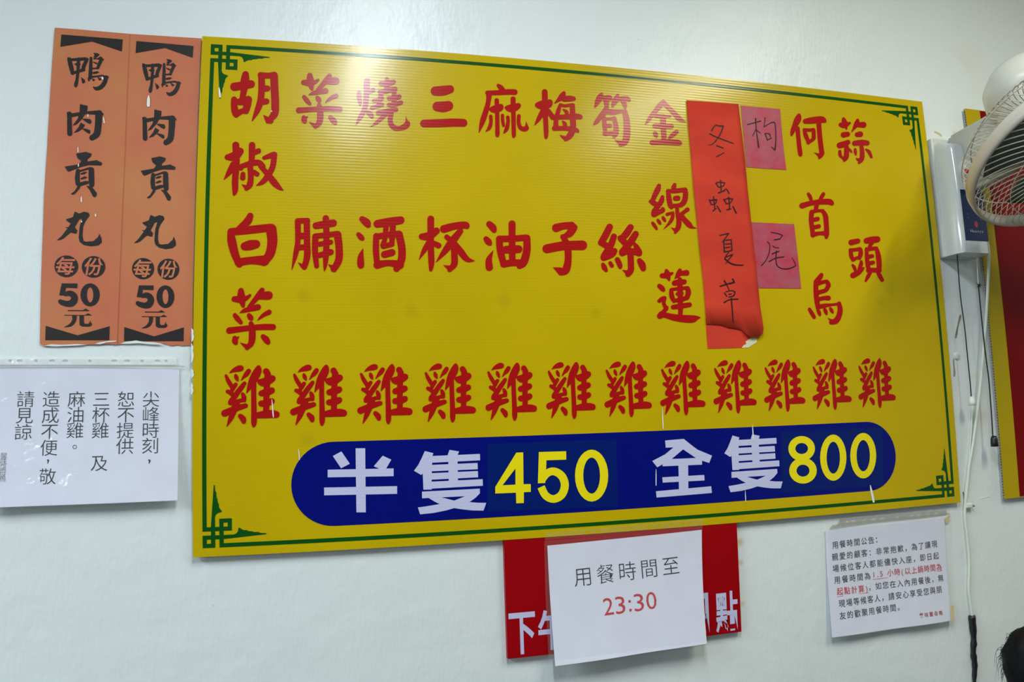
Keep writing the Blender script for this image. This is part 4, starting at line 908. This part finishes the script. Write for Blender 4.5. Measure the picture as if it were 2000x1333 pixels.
for k in range(60):     # front cage, spiral wires
    a0 = 2 * PI * k / 60; pts = []
    for i in range(15):
        t = i / 14
        pts.append(fp(.201 - .150 * t, a0 - 1.25 * t, -.004 + .050 * math.sin(min(1, t * 1.15) * PI / 2)))
    tube_bm(bm, pts, .0010, 4, False)
for r, h in ((.145, .030),):
    tube_bm(bm, [fp(r, 2 * PI * k / 60, h) for k in range(61)], .0010, 4, False)
o = from_bm('front_guard', bm, M['wire'], fan); o['kind'] = 'stuff'
bm = bmesh.new(); lathe_bm(bm, [(.002, .050), (.040, .050), (.052, .047), (.052, .043), (.002, .043)], FC, FN, 40)
from_bm('front_badge', bm, M['cream_plastic'], fan, True)
bm = bmesh.new(); lathe_bm(bm, [(.002, .004), (.024, .003), (.030, -.004), (.030, -.050), (.002, -.050)], FC, FN, 32)
from_bm('blade_hub', bm, M['blade'], fan, True)
for k in range(3):
    V = []; F = []; a0 = 2 * PI * k / 3 + 0.62; nr, na = 8, 10
    for i in range(nr + 1):
        r = .027 + (.178 - .027) * i / nr
        half = 0.20 + 0.34 * math.sin(min(1, (i + .6) / nr) * PI * 0.62)
        for j in range(na + 1):
            s = j / na * 2 - 1
            V.append(fp(r, a0 + s * half + 0.25 * i / nr, -.030 + s * .022 * (1 - .3 * i / nr)))
    for i in range(nr):
        for j in range(na):
            a = i * (na + 1) + j; F.append((a, a + 1, a + na + 2, a + na + 1))
    o = mesh('blade', V, F, M['blade'], fan, True)
    s = o.modifiers.new('thickness', 'SOLIDIFY'); s.thickness = .0018
# motor housing behind the guard
bm = bmesh.new(); lathe_bm(bm, [(.002, -.092), (.058, -.092), (.072, -.104), (.084, -.136), (.082, -.142)], FC, FN, 48)
from_bm('motor_front', bm, M['cream_plastic'], fan, True)
bm = bmesh.new(); lathe_bm(bm, [(.078, -.1415), (.0855, -.146), (.0865, -.180), (.078, -.210), (.060, -.230), (.030, -.240), (.002, -.242)], FC, FN, 48)
from_bm('motor_cover', bm, M['cream_plastic'], fan, True)
# arm from the mount up to the head
bm = bmesh.new()
top = [(-.006, .800), (-.10, .806), (-.20, .815), (-.245, .80)]; bot = [(-.255, .745), (-.18, .690), (-.10, .668), (-.04, .665), (-.006, .665)]
pl_ = top + bot
for s_ in (0, 1):
    pass
xs = (1.548, 1.598)
va = [bm.verts.new((xs[0], y, Z0 + z_)) for y, z_ in pl_]; vb = [bm.verts.new((xs[1], y, Z0 + z_)) for y, z_ in pl_]
bm.faces.new(va); bm.faces.new(vb[::-1])
for i in range(len(pl_)):
    j = (i + 1) % len(pl_); bm.faces.new((va[j], va[i], vb[i], vb[j]))
bmesh.ops.recalc_face_normals(bm, faces=bm.faces)
bmesh.ops.bevel(bm, geom=list(bm.edges), offset=.008, segments=3, affect='EDGES')
from_bm('arm', bm, M['cream_plastic'], fan, True)
kp = on(1888, 331, -.052)
bm = bmesh.new(); lathe_bm(bm, [(.022, -.004), (.021, .006), (.017, .013), (.009, .017), (.002, .018)], kp, (-.25, -1, -.15), 28)
knob_ = from_bm('pivot_knob', bm, M['cream_plastic'], fan, True)
kq = on(1889, 334, -.072)
bm = bmesh.new(); box_bm(bm, (kq.x - .004, kq.y - .001, kq.z - .005), (kq.x + .004, kq.y + .003, kq.z + .004), .0005)
from_bm('sticker', bm, M['text_red'], knob_)

# pull cords: they hang from the mount's underside
def cord(pts, r, m, name, parent):
    bm = bmesh.new(); tube_bm(bm, catmull([tuple(p) for p in pts], 5), r, 7); return from_bm(name, bm, m, parent, True)
CY = -0.022
pc1 = thing('pull_cord', 'black pull cord ending in a small white bell knob', 'pull cord', on(1872, 506, CY), 'pull cords under the wall fan')
cord([on(1869.5, 497, CY), on(1871, 520, CY), on(1876, 580, CY), on(1884, 640, CY), on(1890, 700, CY), on(1895, 750, CY), on(1897, 777, CY)], .00125, M['cord_black'], 'cord', pc1)
k = on(1898.5, 784.5, CY)
bm = bmesh.new(); lathe_bm(bm, [(.001, .0105), (.004, .0098), (.0060, .006), (.0070, -.002), (.0072, -.0085), (.001, -.0090)], k, (0, 0, 1), 20)
from_bm('knob', bm, mat('white knob', (.75, .76, .74), .3), pc1, True)['label'] = 'white bell shaped knob'
pc2 = thing('pull_cord', 'short frayed black pull cord ending in a black knob', 'pull cord', on(1912, 560, CY), 'pull cords under the wall fan')
cord([on(1911, 559, CY), on(1914, 590, CY), on(1919, 640, CY), on(1924.5, 690, CY), on(1931, 740, CY), on(1935, 790, CY), on(1938, 835, CY), on(1939, 856, CY)], .0014, M['cord_black'], 'cord', pc2)
k = on(1942, 863, CY)
bm = bmesh.new(); lathe_bm(bm, [(.001, .0125), (.005, .0115), (.0072, .006), (.0078, -.003), (.0080, -.0105), (.001, -.0110)], k, (0, 0, 1), 20)
from_bm('knob', bm, M['black'], pc2, True)
bm = bmesh.new(); c0 = on(1912, 558, CY)
for i in range(14):
    d_ = Vector((random.uniform(-1, 1), random.uniform(-.5, .5), random.uniform(-.5, 1.2))).normalized() * random.uniform(.004, .009)
    tube_bm(bm, [c0, c0 + d_ * .6, c0 + d_], [.0016, .0008, .0003], 4)
from_bm('frayed_end', bm, M['cord_black'], pc2)
# the clear cord that holds the frayed one
cord([on(1908, 497, CY), on(1909, 530, CY), on(1911, 556, CY)], .0010, M['cable'], 'clear_link', pc2)

# power cable down the wall, clip and taped joint
CW = WALL - 0.0045
cb = thing('power_cable', 'white power cable running down the wall from the fan to a black taped joint', 'cable', on(1885, 985, CW))
cpts = [(1922, 440), (1931, 490), (1930, 540), (1926, 620), (1921, 680), (1916, 740), (1908, 810), (1900, 870), (1893, 910), (1889, 950), (1885, 985), (1885, 1015), (1889, 1050), (1893, 1100), (1892, 1150), (1896, 1185), (1898.5, 1204)]
lf = [-.020, -.022, -.022, -.018, -.014, -.010, -.006, -.003, -.001, 0, 0, 0, 0, 0, 0, 0, 0]
cord([on(x, y, CW + l_) for (x, y), l_ in zip(cpts, lf)], .0031, M['cable'], 'cable', cb)
bm = bmesh.new()
jp = catmull([tuple(on(x, y, CW)) for x, y in ((1898, 1203), (1900, 1225), (1902, 1250), (1901, 1275), (1904, 1300), (1903, 1330), (1905, 1360))], 3)
random.seed(3)
tube_bm(bm, jp, [max(.0035, .0080 - .0045 * i / len(jp) + random.uniform(-.0012, .0012)) for i in range(len(jp))], 8)
from_bm('taped_joint', bm, M['black'], cb, True)['label'] = 'black insulating tape wrapped round the cable'
p = on(1887, 988, WALL)
cl = box('cable_clip', (p.x - .008, WALL - .010, p.z - .005), (p.x + .009, WALL - .0003, p.z + .005), M['cable'], None, .002)
tag(cl, 'small white clip nailed over the cable beside the board corner', 'clip')
pn = on(1894, 988, WALL)
bm = bmesh.new(); lathe_bm(bm, [(.001, .0125), (.0022, .012), (.0022, .001), (.001, 0)], (pn.x, WALL, pn.z), (0, -1, 0), 12)
from_bm('nail', bm, M['grime'], cl)
# a thin second white line beside the cable (low voltage lead)
th = thing('thin_lead', 'thin white lead beside the power cable below the white knob', 'cable', on(1890, 880, CW))
cord([on(1899, 796, WALL - .004), on(1897, 840, WALL - .003), on(1892, 900, WALL - .0025), on(1886, 950, WALL - .0025), on(1883.5, 980, WALL - .0025)], .0016, M['cable'], 'lead', th)

# remains of old fixings on the wall
def smear(name, pts, wd, label, m, cat='residue'):
    o = brush_mesh(name, [('S', [(x, y, wd * random.uniform(.6, 1.2)) for x, y in pts])], lambda x, y: on(x, y, WALL), m, None, 0.0006, None, 40)
    s = o.modifiers.new('thickness', 'SOLIDIFY'); s.thickness = .0012; s.offset = -1
    tag(o, label, cat); return o
smear('glue_residue', [(1875.5, 617), (1873, 628), (1870, 640), (1868, 652), (1866.5, 660)], 3.6, 'brown slanting glue streak left of the hanging black cord', M['grime'])
smear('glue_residue', [(1862, 703), (1863, 716), (1864, 728), (1863.5, 735)], 3.4, 'brown upright glue streak below the white plaster lump', M['grime'])
p = on(1868, 696, WALL)
bm = bmesh.new(); bmesh.ops.create_icosphere(bm, subdivisions=3, radius=.009)
for v in bm.verts:
    v.co *= 1 + .18 * math.sin(v.co.x * 900) * math.cos(v.co.z * 700); v.co.y *= .35
for v in bm.verts: v.co += p
tag(from_bm('plaster_lump', bm, M['white_paint'], None, True), 'small white plaster lump between the yellow board and the cords', 'plaster')
smear('glue_residue', [(1826, 258), (1833, 261), (1838, 265)], 3.0, 'faint yellow glue patch above the fan mount, next to the board', M['tape_old'])
smear('glue_residue', [(1826, 276), (1832, 276), (1838, 275.5)], 2.6, 'dark grime mark touching the top of the fan mount', M['grime'])
smear('glue_residue', [(1881, 962), (1882.5, 972), (1883, 981)], 2.4, 'dark grime mark above the cable clip', M['grime'])
smear('paint_flake', [(1914, 975), (1925, 972), (1933, 970)], 1.6, 'flaked paint dent right of the cable clip', M['scratch'], 'flake')

# ------------------------------------------------------------------ seated guest at the right, only the hair in view
BUN = CAMP + ray(2017, 1286).normalized() * 1.5   # the hair bun at the back of the head
HC = BUN + Vector((0.160, 0.005, -0.008))          # middle of the head
per = thing('person', 'person at the lower right corner, only the black tied hair in view', 'person', (HC.x, HC.y - .03, 0))
def skin_obj(name, nodes, edges, m, parent, sub=2):
    me = bpy.data.meshes.new(name); base = parent_loc(parent)
    me.from_pydata([tuple(Vector(n_[0]) - base) for n_ in nodes], edges, [])
    o = link(name, me, m, parent)
    sk = o.modifiers.new('skin', 'SKIN')
    for i, n_ in enumerate(nodes):
        r = n_[1]; me.skin_vertices[0].data[i].radius = (r, r) if not isinstance(r, tuple) else r
        me.skin_vertices[0].data[i].use_root = (i == 0)
    s = o.modifiers.new('sub', 'SUBSURF'); s.levels = sub; s.render_levels = sub
    return o
# faces along the table, away from the wall to the right (+x)
hx, hy, hz = HC
N = [((hx - .02, hy, .50), (.13, .15)), ((hx - .03, hy, .62), (.12, .15)), ((hx - .02, hy, .80), (.11, .16)), ((hx - .01, hy, .95), (.10, .17)), ((hx - .01, hy, hz - .20), (.055, .06)), ((hx, hy, hz - .12), (.05, .05))]
E = [(0, 1), (1, 2), (2, 3), (3, 4), (4, 5)]
for s_ in (-1, 1):
    b_ = len(N)
    N += [((hx - .01, hy + s_ * .17, .97), .055), ((hx + .04, hy + s_ * .22, .72), .045), ((hx + .26, hy + s_ * .17, .76), .034), ((hx + .31, hy + s_ * .15, .76), .024)]
    E += [(3, b_), (b_, b_ + 1), (b_ + 1, b_ + 2), (b_ + 2, b_ + 3)]
    b_ = len(N)
    N += [((hx + .02, hy + s_ * .09, .50), .085), ((hx + .42, hy + s_ * .11, .50), .062), ((hx + .44, hy + s_ * .11, .10), .042), ((hx + .45, hy + s_ * .11, .05), .04), ((hx + .60, hy + s_ * .12, .035), .032)]
    E += [(0, b_), (b_, b_ + 1), (b_ + 1, b_ + 2), (b_ + 2, b_ + 3), (b_ + 3, b_ + 4)]
skin_obj('body', N, E, M['shirt'], per)
bm = bmesh.new(); bmesh.ops.create_uvsphere(bm, u_segments=36, v_segments=24, radius=1)
for v in bm.verts:
    x, y, z_ = v.co
    jaw = 1 - .28 * max(0, -z_) ** 1.3
    fx = .098 * x * (jaw if x > 0 else 1)
    if x > .85 and -.25 < z_ < .15: fx += .016 * (1 - abs(z_ + .08) / .3) * max(0, 1 - abs(y) * 5)      # nose
    if x > .6 and .02 < z_ < .30 and .2 < abs(y) < .6: fx -= .006                                       # eye sockets
    if x > .7 and -.55 < z_ < -.38 and abs(y) < .3: fx += .004                                           # lips
    v.co = Vector((hx + fx + .005, hy + .076 * y * jaw, hz + .118 * z_))
head = from_bm('head', bm, M['skin'], per, True)
for s_ in (-1, 1):
    bm = bmesh.new(); bmesh.ops.create_uvsphere(bm, u_segments=14, v_segments=10, radius=1)
    for v in bm.verts: v.co = Vector((hx + .002 + v.co.x * .017, hy + s_ * .078 + v.co.y * .007, hz - .005 + v.co.z * .03))
    from_bm('ear', bm, M['skin'], head, True)
    bm = bmesh.new(); bmesh.ops.create_uvsphere(bm, u_segments=14, v_segments=10, radius=.0115)
    for v in bm.verts: v.co += Vector((hx + .080, hy + s_ * .031, hz + .012))
    from_bm('eye', bm, mat('dark eye', (.02, .012, .01), .1), head, True)
# hair: a shell over skull and nape with loose strands
bm = bmesh.new(); bmesh.ops.create_uvsphere(bm, u_segments=64, v_segments=40, radius=1)
dele = []
for v in bm.verts:
    x, y, z_ = v.co
    if x > .45 and z_ < .42: dele.append(v); continue
    bumpy = 1 + .018 * math.sin(y * 60 + z_ * 8) + .02 * math.sin(z_ * 9 + x * 6)
    low = max(0, -z_)
    v.co = Vector((hx - .008 + (.106 - .035 * low) * x * bumpy, hy + (.094 - .02 * low) * y * bumpy, hz + .012 + .132 * z_ * (1.0 + .35 * low)))
bmesh.ops.delete(bm, geom=dele, context='VERTS')
hair = from_bm('hair', bm, M['hair'], per, True)
s = hair.modifiers.new('thickness', 'SOLIDIFY'); s.thickness = .012
bm = bmesh.new(); bmesh.ops.create_uvsphere(bm, u_segments=40, v_segments=28, radius=1)
for v in bm.verts:
    x, y, z_ = v.co
    k_ = 0.97 + .02 * math.sin(9 * math.atan2(z_, y) + 3 * x) + .015 * math.sin(z_ * 7 + y * 9)
    v.co = BUN + Vector((x * .046 * k_, y * .046 * k_, z_ * .060 * k_ - .008))
from_bm('bun', bm, M['hair'], hair, True)
bm = bmesh.new(); tube_bm(bm, [BUN + Vector((.02, 0, 0)), BUN + Vector((.07, .006, .01))], [.040, .052], 20)
from_bm('bun_base', bm, M['hair'], hair, True)
bm = bmesh.new(); random.seed(11)
for i in range(150):
    d_ = Vector((random.uniform(-1, .3), random.uniform(-1, 1), random.uniform(-1, 1))).normalized()
    st_ = BUN + d_ * .045; dn = Vector((random.uniform(-.3, .3), random.uniform(-.3, .3), -1)); ln_ = random.uniform(.015, .045); bulge = random.uniform(.001, .010)
    pts = [st_ + d_ * bulge * math.sin(PI * t * .8) + dn * ln_ * t * t for t in (0, .2, .4, .6, .8, 1)]
    tube_bm(bm, pts, [.0004, .0004, .0004, .0003, .0002, .0001], 3, False)
for i in range(260):      # wisps lifting off the outline
    th_ = random.uniform(0, 2 * PI); ph = random.uniform(-.5, 1.35)
    d_ = Vector((-abs(math.cos(th_)) * math.cos(ph), math.sin(th_) * math.cos(ph), math.sin(ph)))
    st_ = Vector((hx - .008 + .112 * d_.x, hy + .094 * d_.y, hz + .012 + .132 * d_.z))
    dn = Vector((random.uniform(-.3, .3), random.uniform(-.3, .3), -1))
    ln_ = random.uniform(.02, .06); bulge = random.uniform(.001, .009)
    pts = [st_ + (d_ * bulge * math.sin(PI * t * .8)) + dn * ln_ * t * t for t in (0, .2, .4, .6, .8, 1)]
    tube_bm(bm, pts, [.0005, .0005, .00045, .0004, .0003, .0001], 3, False)
for i in range(6):
    a_ = Vector((hx - .05 + random.uniform(-.02, .02), hy + random.uniform(-.02, .05), hz + .128))
    pts = [a_ + Vector((-.03 * t, .015 * t, .014 * math.sin(t * PI) * random.uniform(.6, 1.3))) for t in (0, .2, .4, .6, .8, 1)]
    tube_bm(bm, pts, .00035, 3, False)
o = from_bm('loose_strands', bm, M['hair'], hair); o['kind'] = 'stuff'
st = thing('stool', 'round steel stool under the seated guest', 'stool', (hx - .02, hy, 0))
bm = bmesh.new(); lathe_bm(bm, [(.002, .335), (.15, .335), (.16, .35), (.16, .368), (.15, .376), (.002, .376)], (hx - .02, hy, 0), (0, 0, 1), 40)
from_bm('seat', bm, M['steel'], st, True)
for k in range(4):
    a_ = PI / 4 + k * PI / 2; c_, s_ = math.cos(a_), math.sin(a_)
    bm = bmesh.new(); tube_bm(bm, [(hx - .02 + .10 * c_, hy + .10 * s_, .336), (hx - .02 + .17 * c_, hy + .17 * s_, .001)], .011, 10)
    from_bm('leg', bm, M['steel'], st, True)
